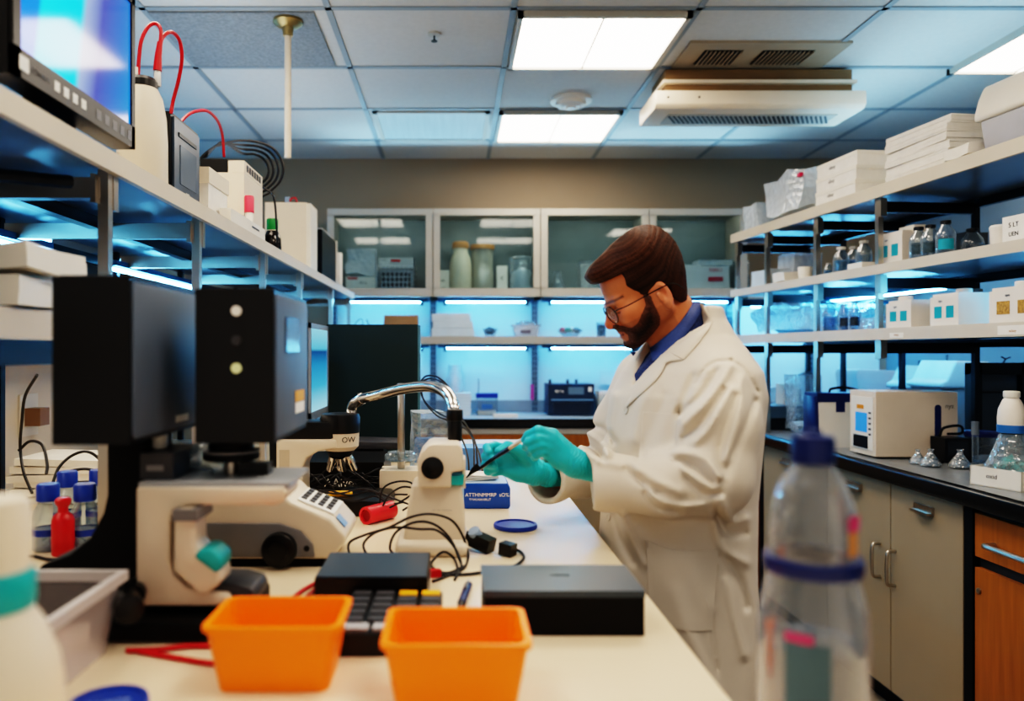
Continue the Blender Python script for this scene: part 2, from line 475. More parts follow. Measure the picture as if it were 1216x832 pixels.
part('dome', MB().lathe([(.085, -.02), (.08, -.036), (.05, -.048), (.045, -.044), (.03, -.044), (.026, -.052), (0, -.054)]), M_white, t)
M_vent = mat('vent metal', '#a79a88', .5, var=.06)
t = thing('ceiling_vent', 'square ceiling vent plate with two slotted grilles, above the air conditioner', 'ceiling vent', (1.42, 3.57, RZ-.004))
part('plate', MB().box(-.36, .37, -.165, .165, -.008, .004, .003), M_vent, t)
for cx, wd, lab in ((-.18, .18, 'narrower grille'), (.12, .24, 'wider grille')):
    g = MB(); g.box(cx-wd/2, cx+wd/2, -.085, .085, -.0095, -.0085)
    gr = part('grille', g, M_dark, t, label=lab)
    s = MB(); n = int(wd/.02)
    for k in range(n):
        x = cx-wd/2+(k+.5)*wd/n; s.box(-.003, .003, -.08, .08, 0, .012, rot=(0, .5, 0), loc=(x, 0, -.02))
    part('slats', s, M_vent, gr)
t = thing('air_conditioner', 'long beige air conditioner box hanging under the ceiling', 'air conditioner', (1.48, 3.82, 1.38+1.18))
part('housing', MB().prism([(-.16, .02), (-.14, 0), (.15, 0), (.16, .02), (.16, .085), (-.16, .085)], -.51, .51, .006, axis='x'), M_cream, t)
part('mounting_base', MB().box(-.45, .46, -.12, .14, .085, .2, .01), mat('brown metal painted shade', '#8b6f50', .5), t)  # shade of the recess under the ceiling is put into this brown
part('rail', MB().box(-.47, .47, -.15, .15, .125, .14, .004), M_cream, t)
g = MB(); g.box(-.42, .42, -.06, .1, -.004, .002, .002)
gp = part('grille', g, M_alu, t)
s = MB()
for k in range(34): s.box(-.006, .006, -.045, .085, 0, .003, rot=(0, 0, -.5), loc=(-.39+.0236*k, .0, -.006))
part('slots', s, M_dark, gp)
s = MB()
for x in (-.45, -.3): s.cyl((x, -.162, .05), .005, .004, 10, (PI/2, 0, 0))
part('screw', s, M_dark, t)

# ================================================================== far wall: glass cabinets, lit shelves, counter
FD = 5.1
CX = [-.861, -.147, .578, 1.309, 1.972]
ZC0, ZC1 = 1.755, 2.346
M_cab = mat('grey cabinet', '#b0ada4', .4, var=.03)
M_cabin = mat('cabinet inside', '#74868c', .55, var=.05)
CABL = ['grey glass-fronted wall cabinet holding the wire basket', 'grey glass-fronted wall cabinet holding two tall cork-topped jars',
        'grey glass-fronted wall cabinet behind the scientist, holding the small flask', 'grey glass-fronted wall cabinet holding red-marked white packs, next to the shelving']
for i in range(4):
    x0, x1 = CX[i]+.003, CX[i+1]-.003; wd = x1-x0
    t = thing('wall_cabinet', CABL[i], 'cabinet', ((x0+x1)/2, FD, ZC0), group='glass-fronted cabinets on the far wall')
    h = ZC1-ZC0; hw = wd/2
    c = MB(); c.box(-hw, -hw+.018, .022, .375, 0, h).box(hw-.018, hw, .022, .375, 0, h).box(-hw, hw, .022, .375, 0, .018).box(-hw, hw, .022, .375, h-.018, h)
    part('carcass', c, M_cab, t)
    part('back_panel', MB().box(-hw+.018, hw-.018, .36, .372, .018, h-.018), M_cabin, t)
    f = MB(); e = .045
    f.box(-hw, hw, 0, .02, 0, .055, .003).box(-hw, hw, 0, .02, h-e, h, .003).box(-hw, -hw+e, 0, .02, .05, h-e+.004, .003).box(hw-e, hw, 0, .02, .05, h-e+.004, .003)
    d = part('door', f, M_cab, t)
    part('inner_fill_strip', MB().box(-hw+.06, hw-.06, .026, .034, h-.034, h-.022), emis('cabinet fill glow', '#fff4e4', 16), t)  # hidden glowing strip added to brighten the cabinet contents
    part('glass_pane', MB().box(-hw+e-.005, hw-e+.005, .008, .012, .05, h-e+.005), M_glass, d)
SX0, SX1 = -.87, 3.06
M_bay = mat('pale shelf back panel', '#d2e8f2', .5, var=.02)
single('lit_back_panel', MB().box(SX0, SX1, 0, .012, 0, .80), M_bay, 'pale blue-lit panel on the far wall behind the open shelves', 'back panel', (0, 5.465, ZC))
single('splash_strip', MB().box(SX0, SX1, 0, .02, 0, .085), mat('grey splash', '#8e9396', .5), 'low grey splash strip along the rear of the far counter', 'splashback', (0, 5.44, ZC))
t = thing('wall_shelf', 'long grey open shelf on slotted uprights along the far wall', 'shelf', (0, FD, 1.436))
part('board', MB().box(SX0, 1.98, 0, .36, 0, .05, .004), M_cab, t)
part('upper_board', MB().box(1.98, SX1, 0.02, .36, .3, .34, .004), M_cab, t)
for px in (-.868, -.155, .572, 1.30, 1.97, 2.56):
    u = MB(); u.box(px-.022, px+.022, .325, .345, -.485, .316, .002)
    up = part('upright', u, mat('upright steel', '#6f8290', .35, metal=.7), t)
    s = MB()
    for k in range(22):
        for dx in (-.01, .01): s.box(px+dx-.003, px+dx+.003, .322, .326, -.47+k*.036, -.452+k*.036)
    part('slots', s, M_dark, up)
n = 0
LEDL = ['over the lit bay', 'over the bay behind the dark partition']
for row, (z, ys) in enumerate(((ZC0-.034, 'under the glass cabinets'), (1.436-.034, 'under the long grey shelf'))):
    for i in range(4):
        x0, x1 = CX[i]+.09, CX[i+1]-.09
        which = ['holding the wire basket bay', 'of the jar bay', "of the bay by the scientist's face", 'of the bay beside the open shelving'][i]
        lab = f'blue tube lamp {ys}, {["in the bay behind the dark partition", "in the bay with folded towels", "above the navy instrument", "behind the scientist"][i]}'
        t = thing('tube_lamp', lab, 'tube lamp', ((x0+x1)/2, FD+.14, z), group='blue tube lamps under the far shelves')
        hw = (x1-x0)/2
        part('housing', MB().box(-hw-.06, hw+.06, -.02, .05, .008, .032, .004), mat('blue lamp housing', '#4a86ad', .4), t)
        part('tube', MB().cyl((-hw, 0, .004), .0042, 2*hw, 12, (0, PI/2, 0)), M_led, t)
        e = MB()
        for x in (-hw-.02, hw): e.box(x, x+.02, -.016, .016, -.018, .012, .002)
        part('end_cap', e, mat('lamp end', '#3b5668', .5), t)
t = thing('tube_lamp', 'blue-white tube lamp in the corner bay behind the white-and-blue cool box', 'tube lamp', (2.5, FD+.14, 1.70))
part('tube', MB().cyl((-.45, 0, 0), .011, .9, 12, (0, PI/2, 0)), M_led, t)
part('housing', MB().box(-.5, .5, -.02, .05, .01, .034, .004), MATS['blue lamp housing'], t)

# far counter
t = thing('far_countertop', 'dark countertop with black edge running along the far wall', 'countertop', (0, 0, ZC-.04))
part('slab', MB().box(-1.0, 1.6, 4.9, 5.479, .004, .04, .003), mat('counter painted sheen', '#a9bcc8', .35, var=.06), t)  # blue reflection on the dark top, put into its base colour
part('front_edge', MB().box(-1.0, 1.6, 4.882, 4.9, -.01, .04, .005), M_edge, t)
bx = [-.9, -.155, .59, 1.335, 1.6]
BL = ['behind the dark partition', 'under the blue-lidded jar', 'under the navy instrument', 'at the corner of the two counters']
for i in range(4):
    t = thing('base_cabinet', 'wood-drawer base cabinet below the far counter, '+BL[i], 'cabinet', ((bx[i]+bx[i+1])/2, 4.93, 0), group='base cabinets below the far counter')
    hw = (bx[i+1]-bx[i])/2-.002
    part('carcass', MB().box(-hw, hw, .0, .52, .08, .895), mat('dark frame', '#34383b', .5), t)
    part('kickboard', MB().box(-hw, hw, .05, .5, 0, .08), M_blackm, t)
    d = part('drawer', MB().box(-hw+.02, hw-.02, -.018, 0, .68, .845, .003), M_wood, t)
    part('rail_grip', MB().box(-hw+.02, hw-.02, -.022, 0, .85, .885, .004), M_alu, t)
    part('door', MB().box(-hw+.02, hw-.02, -.018, 0, .1, .67, .003), M_door, t)

# ================================================================== side counter with cabinets
t = thing('side_countertop', 'dark grey side countertop with rounded black edge, carrying the white analyser', 'countertop', (1.61, 0, ZC-.045))
part('slab', MB().box(.012, 1.5, .9, 5.455, .004, .045, .002), M_counter, t)
e = MB(); e.prism([(0, .002), (.004, -.012), (.03, -.012), (.03, .045), (.008, .045), (0, .037)], .9, 5.0, .003, axis='y')
part('front_edge', e, M_edge, t)
def side_cab(D0, D1, label, kind):
    t = thing('side_cabinet', label, 'cabinet', (1.65, (D0+D1)/2, 0))
    h = (D1-D0)/2-.001
    part('carcass', MB().box(0.02, .58, -h, h, .08, .893), MATS['dark frame'], t)
    part('kickboard', MB().box(.06, .58, -h, h, 0, .08), M_blackm, t)
    return t, h
def pull(t, y, z, L=.13):
    h = MB(); h.tube([(0, y, z-L/2), (-.028, y, z-L/2+.004), (-.033, y, z-L/4), (-.033, y, z+L/4), (-.028, y, z+L/2-.004), (0, y, z+L/2)], .0065, 8, 4)
    part('handle', h, M_steel, t)
def toppull(t, y, z, L=.1):
    h = MB(); h.box(-.012, 0, y-L/2, y+L/2, z-.014, z+.014, .002); h.box(-.026, -.008, y-L/2, y+L/2, z-.014, z-.006, .002)
    part('edge_pull', h, M_steel, t)
t, h = side_cab(4.09, 4.88, 'dark brown wooden cabinet in the corner behind the scientist', 'w')
part('door', MB().box(0, .02, -h+.01, h-.01, .1, .87, .003), M_dwood, t)
t, h = side_cab(3.36, 4.05, 'single-door cream cabinet under the side counter, beyond the double-door one', 'c')
d = part('door', MB().box(0, .02, -h, h, .1, .885, .003), M_door, t); toppull(d, .05, .836)
t = thing('cabinet_end_post', 'black end post between the cream cabinet and the corner cabinet', 'post', (1.645, 4.07, 0))
part('post', MB().box(0, .5, -.018, .018, 0, .895, .002), M_blackm, t)
t, h = side_cab(2.46, 3.355, 'double-door cream cabinet under the side counter with two upright handles', 'c')
m = .008+(2.86-2.9075)
d = part('door', MB().box(0, .02, m+.003, h, .1, .885, .003), M_door, t); toppull(d, m+.25, .832); pull(d, m+.07, .575)
d = part('door', MB().box(0, .02, -h, m-.003, .1, .885, .003), M_door, t); toppull(d, m-.21, .83); pull(d, m-.03, .57)
t, h = side_cab(1.0, 2.45, 'orange wooden cabinet with a drawer at the near end of the side counter', 'w')
part('frame_post', MB().box(-.004, .02, h-.04, h, .08, .893, .002), M_blackm, t)
d = part('drawer', MB().box(0, .02, h-.6, h-.045, .735, .872, .003), M_wood, t)
hd = MB(); hd.tube([(0, h-.42, .79), (-.03, h-.41, .79), (-.038, h-.36, .79), (-.038, h-.16, .79), (-.03, h-.145, .79), (0, h-.135, .79)], .009, 10, 5); part('handle', hd, M_steel, d)
d = part('door', MB().box(0, .02, h-.6, h-.045, .1, .70, .003), M_wood, t)
part('lock', MB().cyl((.001, h-.065, .63), .009, .006, 12, (0, -PI/2, 0)), M_steel, d)
d = part('drawer', MB().box(0, .02, -h, h-.61, .735, .872, .003), M_wood, t)
d = part('door', MB().box(0, .02, -h, h-.61, .1, .70, .003), M_wood, t)

# ================================================================== side shelving (turned a little towards the aisle)
RSO = Vector((1.60, 4.4, 0)); RSA = math.atan2(.092, 1)
def rs_front(D): return 2.005-.092*D
def rs_D(px, n): return (2.005+n*1.004)/((px-VX)/FPX+.092)     # depth of a point n behind the shelf front at column px
SH = {'top': (2.01, 2.06), 'mid': (1.698, 1.737), 'low': (1.43, 1.475)}
t = thing('shelving_unit', 'tall three-shelf storage rack with beige fronts and steel posts above the side counter', 'shelving', RSO, RSA)
for k, (z0, z1) in SH.items():
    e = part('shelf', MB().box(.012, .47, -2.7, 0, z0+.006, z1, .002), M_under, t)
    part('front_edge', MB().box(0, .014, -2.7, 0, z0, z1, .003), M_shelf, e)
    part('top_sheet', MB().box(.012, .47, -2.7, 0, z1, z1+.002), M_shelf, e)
for D in (4.37, 4.03, 3.567, 3.118, 2.2):
    y = (D-4.4)/.9958
    for x, nm in ((.03, 'front'), (.455, 'rear')):
        p = part('post', MB().box(x-.011, x+.011, y-.011, y+.011, (SH['low'][0]-.08 if nm == 'front' and D == 3.118 else ZC+.001), 2.02, .002), M_steel if nm == 'front' else M_dark, t)
        if nm == 'front':
            k = MB()
            for z0, z1 in SH.values(): k.box(x-.014, x+.014, y-.03, y-.012, z0-.075, z0-.002, .002)
            part('clip', k, M_steel, p)
    for z0, z1 in SH.values():
        part('bracket', MB().box(.045, .44, y-.012, y+.012, z0-.055, z0-.012, .002), M_dark, t)
for z0 in (SH['mid'][0], SH['low'][0], SH['top'][0]):
    part('rear_rail', MB().box(.44, .465, -2.7, 0, z0-.03, z0+.004, .002), M_dark, t)
def rs_lamp(D0, D1, n, z, label):
    t = thing('tube_lamp', label, 'tube lamp', (0, 0, 0))
    a = Vector((rs_front(D0)+n, D0, z)); bb = Vector((rs_front(D1)+n, D1, z)); t.location = a; d = bb-a
    part('tube', MB().tube([(0, 0, 0), d], .0045, 10, 0), M_led, t)
    up = Vector((0, 0, .02)); part('housing', MB().tube([up, d+up], .016, 6, 0), MATS['blue lamp housing'], t)
rs_lamp(2.05, 2.75, .33, SH['mid'][0]-.06, 'blue tube lamp under the middle shelf of the side rack, near end')
rs_lamp(3.2, 4.3, .36, SH['mid'][0]-.05, 'blue tube lamp under the middle shelf of the side rack, far bays')
rs_lamp(3.2, 4.3, .482, SH['low'][0]-.012, 'added blue fill tube hidden behind the rear rail of the lowest side rack shelf')  # out-of-sight tube added to keep the counter corner bluish

# ================================================================== the bench
t = thing('lab_bench', 'long cream-topped lab bench in front of the scientist', 'bench', (0, 0, 0))
top = [(-1.25, -.4), (.72, -.4), (.72, .76), (.303, .76), (.303, 3.3), (-1.25, 3.3)]
part('worktop', MB().prism(top, ZB-.04, ZB, .004, axis='z'), M_bench, t)
part('pedestal', MB().box(-1.15, .2, .1, .7, 0, ZB-.04), M_door, t)
part('pedestal', MB().box(-1.15, .2, 2.6, 3.2, 0, ZB-.04), M_door, t)
part('side_panel', MB().box(.1, .14, .7, 2.6, .0, ZB-.04), M_door, t)
single('bench_back_panel', MB().box(-.01, .01, .9, 3.3, 0, .36, .003), M_cream, 'cream back panel along the wall side of the bench', 'panel', (-1.24, 0, ZB+.0005))

# ================================================================== rack over the bench
LF = -.65
t = thing('bench_rack', 'steel rack with beige-edged shelves standing over the bench', 'shelving', (LF, 0, 0))
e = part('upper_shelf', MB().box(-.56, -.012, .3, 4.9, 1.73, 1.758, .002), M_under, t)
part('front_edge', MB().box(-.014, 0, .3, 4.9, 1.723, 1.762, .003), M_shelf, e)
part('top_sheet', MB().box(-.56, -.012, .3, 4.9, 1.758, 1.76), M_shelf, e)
e = part('lower_shelf', MB().box(-.56, -.012, .3, 3.6, 1.405, 1.44, .002), M_under, t)
part('front_edge', MB().box(-.014, 0, .3, 3.6, 1.402, 1.446, .003), M_shelf, e)
part('lower_rail', MB().box(-.04, -.018, .3, 3.6, 1.36, 1.40, .003), M_dark, t)
for D in (.42, 1.462, 1.98, 2.66, 3.29, 4.12, 4.82):
    z0 = ZB+.001 if D < 3.3 else .001
    p = part('post', MB().box(-.034, -.014, D-.01, D+.01, z0, 1.73, .002), M_steel, t)
    part('clip', MB().box(-.04, -.012, D+.01, D+.03, 1.655, 1.722, .002).box(-.044, -.034, D-.02, D+.014, 1.665, 1.72, .002), M_steel, p)
    part('rear_post', MB().box(-.55, -.53, D-.01, D+.01, z0, 1.73, .002), M_dark, t)
    part('bracket', MB().box(-.52, -.03, D-.012, D+.012, 1.675, 1.715, .003), M_steel, t)
part('rear_rail', MB().box(-.555, -.53, .3, 4.9, 1.67, 1.70, .002), M_dark, t)
part('stiffener', MB().box(-.30, -.27, .3, 4.9, 1.70, 1.73, .002), M_dark, t)
part('brace', MB().tube([(-.05, 1.38, 1.69), (-.16, 1.2, 1.66), (-.32, .95, 1.55), (-.5, .8, 1.42)], .012, 8), M_dark, t)
# blue lamps on the side wall behind the rack
for D0, D1, z, lab in ((3.75, 4.12, 1.985, 'short blue tube lamp on the side wall seen under the rack shelf, higher one'),
                       (3.95, 4.3, 1.87, 'short blue tube lamp on the side wall, just below another tube'),
                       (4.8, 5.2, 1.985, 'short blue tube lamp on the side wall beside the rack post, farthest one'),
                       (2.7, 3.3, 2.02, 'blue tube lamp on the side wall above the bench rack')):
    t = thing('wall_lamp', lab, 'tube lamp', (-2.2, D0, z))
    part('tube', MB().tube([(0, 0, 0), (0, D1-D0, 0)], .006, 10, 0), M_led, t)
    part('housing', MB().box(-.245, -.012, 0, D1-D0, -.02, .02, .003), MATS['blue lamp housing'], t)
for i, (D, z) in enumerate(((1.7, 1.66), (2.9, 1.66))):
    t = thing('tube_lamp', ['blue tube lamp under the rear of the bench rack, near bay', 'blue tube lamp under the rear of the bench rack, far bay'][i], 'tube lamp', (LF-.5, D-.35, z))
    part('tube', MB().tube([(0, 0, 0), (0, .8, 0)], .006, 10, 0), M_led, t)
    part('housing', MB().box(-.012, .012, 0, .8, .011, .03, .003), MATS['blue lamp housing'], t)
# ================================================================== things on the bench and on the rack over it
def wthing(name, label, cat, loc, group=None): return thing(name, label, cat, loc, 0, group)
def wp(root, name, mb, m, parent=None, label=None, angle=35):
    """a part whose mesh was laid out in world coordinates"""
    mb._xf(mb.bm.verts[:], -Vector(root.location))
    return part(name, mb, m, parent or root, angle, label)
def px2(poly, D): return [(W(a, b, D).x, W(a, b, D).z) for a, b in poly]
def ptube(pts, r, seg=8, sm=6): return MB().tube([W(*p) for p in pts], r, seg, sm)
def btube(pts, r, lift=0, seg=8, sm=6):
    return MB().tube([onz(p[0], p[1], ZB+r+.0005+(p[2] if len(p) > 2 else 0)) for p in pts], r, seg, sm)
def wbox(x0, x1, y0, y1, z0, z1, bev=.004, seg=2): return MB().box(x0, x1, y0, y1, z0, z1, bev, seg)

M_hous = mat('housing black', '#101114', .38, spec=.45, var=.05)
M_houside = mat('housing side', '#5a6879', .5, spec=.5, var=.05)
M_grey = mat('mid grey plastic', '#77777a', .45, var=.04)
M_dgrey = mat('dark grey plastic', '#3c3d42', .45, var=.05)
M_mwhite = mat('instrument cream', '#dccdb9', .4, var=.04)
M_blue = mat('blue lid plastic', '#1d3f9c', .35, var=.05)
M_cable = mat('black cable', '#17161a', .45, var=.05)
M_orange = mat('orange tub plastic', '#ff8200', .35, spec=.4, var=.03, emit='#ff7c00', estr=.08)  # weak emission imitates light glowing through the tub plastic
M_yellow = mat('yellow plastic', '#e8a818', .4, var=.04)
M_clear = thin('clear plastic', '#eef4f6', '#c9d4da', .1, .10, .75, .45)
M_clearb = thin('clear bottle', '#e4eef4', '#b9cbd8', .06, .10, .85, .6)
M_crump = thin('crumpled plastic', '#e8f0f4', '#c4d2da', .12, .25, .9, .5, bump=1, bscale=45)
M_frost = thin('frosted tub', '#f2eff4', '#dcd6d8', .3, .17, .65, .25)
M_screenoff = mat('grey display', '#55606c', .15, var=.04)
M_whitelab = mat('white print', '#f0efe9', .6, var=.02)

# -- black and cream microscope with two camera housings -----------------------------------------------
mic = wthing('microscope', 'large microscope with two black camera housings over a cream C-shaped frame', 'microscope', (W(170, 745, 1.06).x, 1.08, ZB))
D0 = 1.05
poly = px2([(121, 515), (167, 515), (167, 716), (296, 722), (296, 744), (34, 744), (30, 690), (42, 674), (75, 662), (100, 642), (116, 612), (121, 590)], D0)
wp(mic, 'column_base', MB().prism(poly, D0+.015, D0+.12, .004), M_blackm)
wp(mic, 'foot', MB().prism(px2([(128, 722), (302, 722), (304, 730), (300, 745), (128, 745)], 1.04), .985, D0+.014, .006), M_blackm)
poly = px2([(165, 577), (338, 577), (343, 582), (340, 592), (330, 598), (222, 598), (210, 603), (205, 614), (204, 664), (210, 682), (224, 694), (246, 701), (272, 704), (276, 712), (272, 717), (165, 717)], 1.03)
wp(mic, 'frame', MB().prism(poly, 1.02, 1.10, .006, 3), M_mwhite)
wp(mic, 'stage', wbox(W(166, 577, 1.03).x, W(345, 577, 1.03).x, 1.025, 1.16, W(0, 577, 1.03).z, W(0, 572, 1.03).z, .003), mat('stage grey', '#a3a8ad', .4))
poly = px2([(205, 606), (211, 606), (213, 660), (222, 680), (244, 691), (280, 692), (300, 698), (304, 706), (303, 716), (275, 716), (246, 703), (222, 695), (209, 683), (205, 664)], 1.04)
wp(mic, 'inner_cushion', MB().prism(poly, 1.035, 1.11, .003), M_dgrey)
poly = px2([(217, 598), (241, 598), (241, 640), (270, 670), (271, 684), (253, 698), (245, 696), (216, 670)], 1.04)
ep = wp(mic, 'eyepiece_tube', MB().prism(poly, 1.005, 1.06, .006, 3), M_mwhite)
wp(mic, 'collar', wbox(W(214, 0, 1.03).x, W(243, 0, 1.03).x, 1.0, 1.065, W(0, 613, 1.03).z, W(0, 600, 1.03).z, .003), M_grey, ep)
wp(mic, 'teal_cap', MB().prism(px2([(238, 654), (246, 645), (258, 646), (269, 656), (270, 668), (264, 674)], 1.03), 1.0, 1.055, .006, 3), M_teal)
k = W(170, 703, 1.0)
wp(mic, 'focus_knob', MB().cyl(k+Vector((-.016, -.015, -.006)), .018, .045, 24, (PI/2, 0, .5), bev=.003).cyl(k+Vector((-.01, .0, -.004)), .012, .05, 16, (-PI/2, 0, .3)), M_black)
hz = []
def housing(x0, x1, yt, yb, Da, Db, label):
    a, bq = W(x0, yt, Da), W(x1, yb, Da)
    o = wp(mic, 'camera_housing', MB().box(a.x, bq.x, Da, Db, bq.z, a.z, .008, 3), M_hous, None, label)
    s = MB().prism([(Da+.012, bq.z+.006), (Db-.012, bq.z+.006), (Db-.004, bq.z+.014), (Db-.004, a.z-.014), (Db-.012, a.z-.006), (Da+.012, a.z-.006), (Da+.006, a.z-.012), (Da+.006, bq.z+.012)], bq.x-.002, bq.x+.0025, .001, axis='x')
    wp(mic, 'side_panel', s, M_houside, o)
    wp(mic, 'top_plate', MB().box(a.x+.006, bq.x-.004, Da+.006, Db-.006, a.z-.003, a.z+.002, .001), M_dgrey, o)
    return o, a, bq
h1, a1, b1 = housing(62, 154, 328, 528, .95, 1.21, 'blank black camera housing')
wp(mic, 'white_label', MB().box(b1.x+.0025, b1.x+.0032, 1.10, 1.15, b1.z+.014, b1.z+.024), M_whitelab, h1)
h2, a2, b2 = housing(232, 325, 343, 526, 1.04, 1.27, 'black camera housing with display and indicator lights')
d = wp(mic, 'display', MB().box(b2.x+.002, b2.x+.005, 1.10, 1.19, W(0, 418, 1.15).z, W(0, 378, 1.15).z, .001), M_screenoff, h2)
wp(mic, 'label_top', MB().box(b2.x+.0025, b2.x+.0032, 1.17, 1.235, W(0, 476, 1.2).z, W(0, 463, 1.2).z), M_yellow, h2, 'yellow warning label')
wp(mic, 'label_bottom', MB().box(b2.x+.0025, b2.x+.0032, 1.17, 1.235, W(0, 489, 1.2).z, W(0, 477, 1.2).z), M_whitelab, h2)
for py, m in ((369, M_whitelab), (437, mat('olive light', '#a8a878', .4, emit='#d8d8a0', estr=.3)), (404, M_dgrey)):
    wp(mic, 'indicator_light', MB().cyl(W(281, py, 1.04)+Vector((0, .001, 0)), .007, .004, 16, (PI/2, 0, 0)), m, h2)
c = W(275, 0, 1.1)
wp(mic, 'turret_disc', MB().cyl((c.x, 1.1, W(0, 545, 1.1).z), .04, .012, 28, bev=.003).cyl((c.x, 1.1, W(0, 533, 1.1).z), .031, .01, 28), M_blackm)
wp(mic, 'turret_ring', MB().cyl((c.x, 1.1, W(0, 536, 1.1).z), .0405, .003, 28), M_grey)
wp(mic, 'post', MB().cyl((c.x, 1.1, W(0, 578, 1.1).z), .0095, .045, 20), M_steel)

zst = W(0, 572, 1.03).z+.0006
t = wthing('control_block', 'grey block with a white knob sitting on the microscope stage', 'control box', (W(186, 0, 1.05).x, 1.08, zst))
wp(t, 'body', wbox(W(168, 0, 1.05).x, W(207, 0, 1.05).x, 1.045, 1.155, zst, zst+.036, .003), M_dgrey)
wp(t, 'knob', MB().cyl((W(189, 0, 1.1).x, 1.1, zst+.036), .012, .026, 20, bev=.003), M_white)
wp(t, 'label_plate', wbox(W(176, 0, 1.05).x, W(196, 0, 1.05).x, 1.0435, 1.045, zst+.012, zst+.02, 0), M_grey)
b = MB().sph((0, 0, 0), .034, 1.1, .8, .85, 24, 16); b.jitter(.016, 40, 3)
single('crumpled_film', b, M_crump, 'ball of crumpled clear film on the microscope stage behind the post', 'plastic film', (W(255, 0, 1.13).x, 1.13, zst+.022))
single('small_black_box', wbox(-.022, .022, -.014, .014, 0, .016, .002), M_black, 'small black box on the outer end of the microscope stage', 'box', (W(303, 0, 1.1).x, 1.1, zst))

# -- cream analyser with keypad --------------------------------------------------------------------
D0 = 1.34
an = wthing('bench_analyser', 'cream bench instrument with sloping keypad and big black knob, behind the orange tub', 'lab instrument', (W(310, 0, D0).x, 1.42, ZB))
poly = px2([(205, 586), (335, 586), (346, 597), (392, 616), (410, 636), (410, 644), (394, 664), (205, 664)], D0)
wp(an, 'body', MB().prism(poly, D0, 1.50, .008, 3), M_mwhite)
poly = px2([(207, 621), (333, 621), (358, 630), (372, 646), (374, 661), (207, 661)], D0)
wp(an, 'front_panel', MB().prism(poly, D0-.005, D0+.004, .002), M_grey)
wp(an, 'base', wbox(W(207, 0, D0).x, W(384, 0, D0).x, D0+.004, 1.49, ZB, W(0, 663, D0).z, .003), M_blackm)
wp(an, 'knob', MB().cyl(W(334, 650, D0)+Vector((0, -.004, 0)), .030, .022, 32, (PI/2, 0, 0), bev=.004).cyl(W(334, 650, D0)+Vector((0, -.026, 0)), .016, .004, 24, (PI/2, 0, 0)), M_black)
wp(an, 'socket', MB().cyl(W(365, 650, D0)+Vector((0, -.003, 0)), .005, .004, 14, (PI/2, 0, 0)), M_black)
A, Bq = W(346, 597, D0), W(392, 616, D0); dirv = (Bq-A); Ln = dirv.length; ang = math.atan2(dirv.z, dirv.x)
kp = MB().box(.004, Ln*1.02, 0, .11, 0, .003, .001, rot=(0, -ang, 0), loc=(A.x, D0+.03, A.z+.001))
kpo = wp(an, 'keypad', kp, M_whitelab)
for i in range(4):
    for j in range(4):
        kb = MB().box(0, Ln*.14, 0, .014, .003, .0055, .001, rot=(0, -ang, 0), loc=(A.x+math.cos(ang)*Ln*(.1+.22*i), D0+.045+.024*j, A.z+.001+math.sin(ang)*Ln*(.1+.22*i)))
        wp(an, 'key', kb, M_dgrey, kpo)
A2, B2 = W(392, 616, D0), W(410, 636, D0); ang2 = math.atan2((B2-A2).z, (B2-A2).x)
wp(an, 'blue_label', MB().box(.006, .03, 0, .035, 0.0005, .002, rot=(0, -ang2, 0), loc=(A2.x+.001, D0+.03, A2.z)), mat('pale blue label', '#7c9cc4', .5))

# -- upright cream microscope arm with nosepiece ------------------------------------------------------
D0 = 1.87
t = wthing('upright_microscope', 'cream upright microscope with round black-ringed head and chrome lenses', 'microscope', (W(350, 0, D0).x, 1.92, ZB))
poly = px2([(331, 520), (402, 520), (402, 531), (380, 534), (367, 542), (362, 552), (362, 594), (331, 594)], D0)
wp(t, 'arm', MB().prism(poly, D0-.03, D0+.07, .006, 3), M_mwhite)
wp(t, 'back_cover', MB().prism(px2([(322, 500), (400, 500), (400, 520), (332, 520), (332, 594), (324, 594)], D0), D0-.026, D0+.066, .004), M_black)
wp(t, 'foot', wbox(W(320, 0, D0).x, W(372, 0, D0).x, D0-.06, D0+.11, ZB, ZB+.022, .005), M_dgrey)
wp(t, 'side_scale', MB().prism(px2([(335, 532), (347, 532), (347, 566), (335, 566)], D0), D0-.0315, D0-.029), mat('cream shade', '#c3b49f', .5))
hc = W(404, 0, D0+.02)
def zz(py): return W(0, py, D0+.02).z
hd = wp(t, 'head_ring', MB().lathe([(0, zz(534)), (.036, zz(534)), (.046, zz(529)), (.0475, zz(513)), (0, zz(513))], (hc.x, hc.y, 0)), M_mwhite)
wp(t, 'black_ring', MB().lathe([(0, zz(513)), (.0485, zz(513)), (.0495, zz(496)), (.046, zz(491)), (.03, zz(490)), (0, zz(490))], (hc.x, hc.y, 0)), M_black)
np_ = wp(t, 'nosepiece', MB().lathe([(0, zz(543)), (.028, zz(541)), (.036, zz(534)), (0, zz(534))], (hc.x, hc.y, 0)), M_dark)
for az in (-2.4, -1.3, -.1, 1.6):
    o = Vector((hc.x+.02*math.cos(az), hc.y+.02*math.sin(az), zz(541)))
    q = MB().lathe([(0, 0), (.011, 0), (.011, -.02), (.0085, -.024), (.0085, -.036), (.005, -.042), (0, -.042)], (0, 0, 0), 16)
    q._xf(q.bm.verts[:], o, (-.45*math.sin(az)*-1*-1, -.45*math.cos(az), 0))
    wp(t, 'objective_lens', q, M_chrome, np_)
b = text_mb('OW', .019); b._xf(b.bm.verts[:], W(417, 521, D0)+Vector((-.003, -.024, 0)), (0, 0, .55)); wp(t, 'lettering', b, M_black, hd)

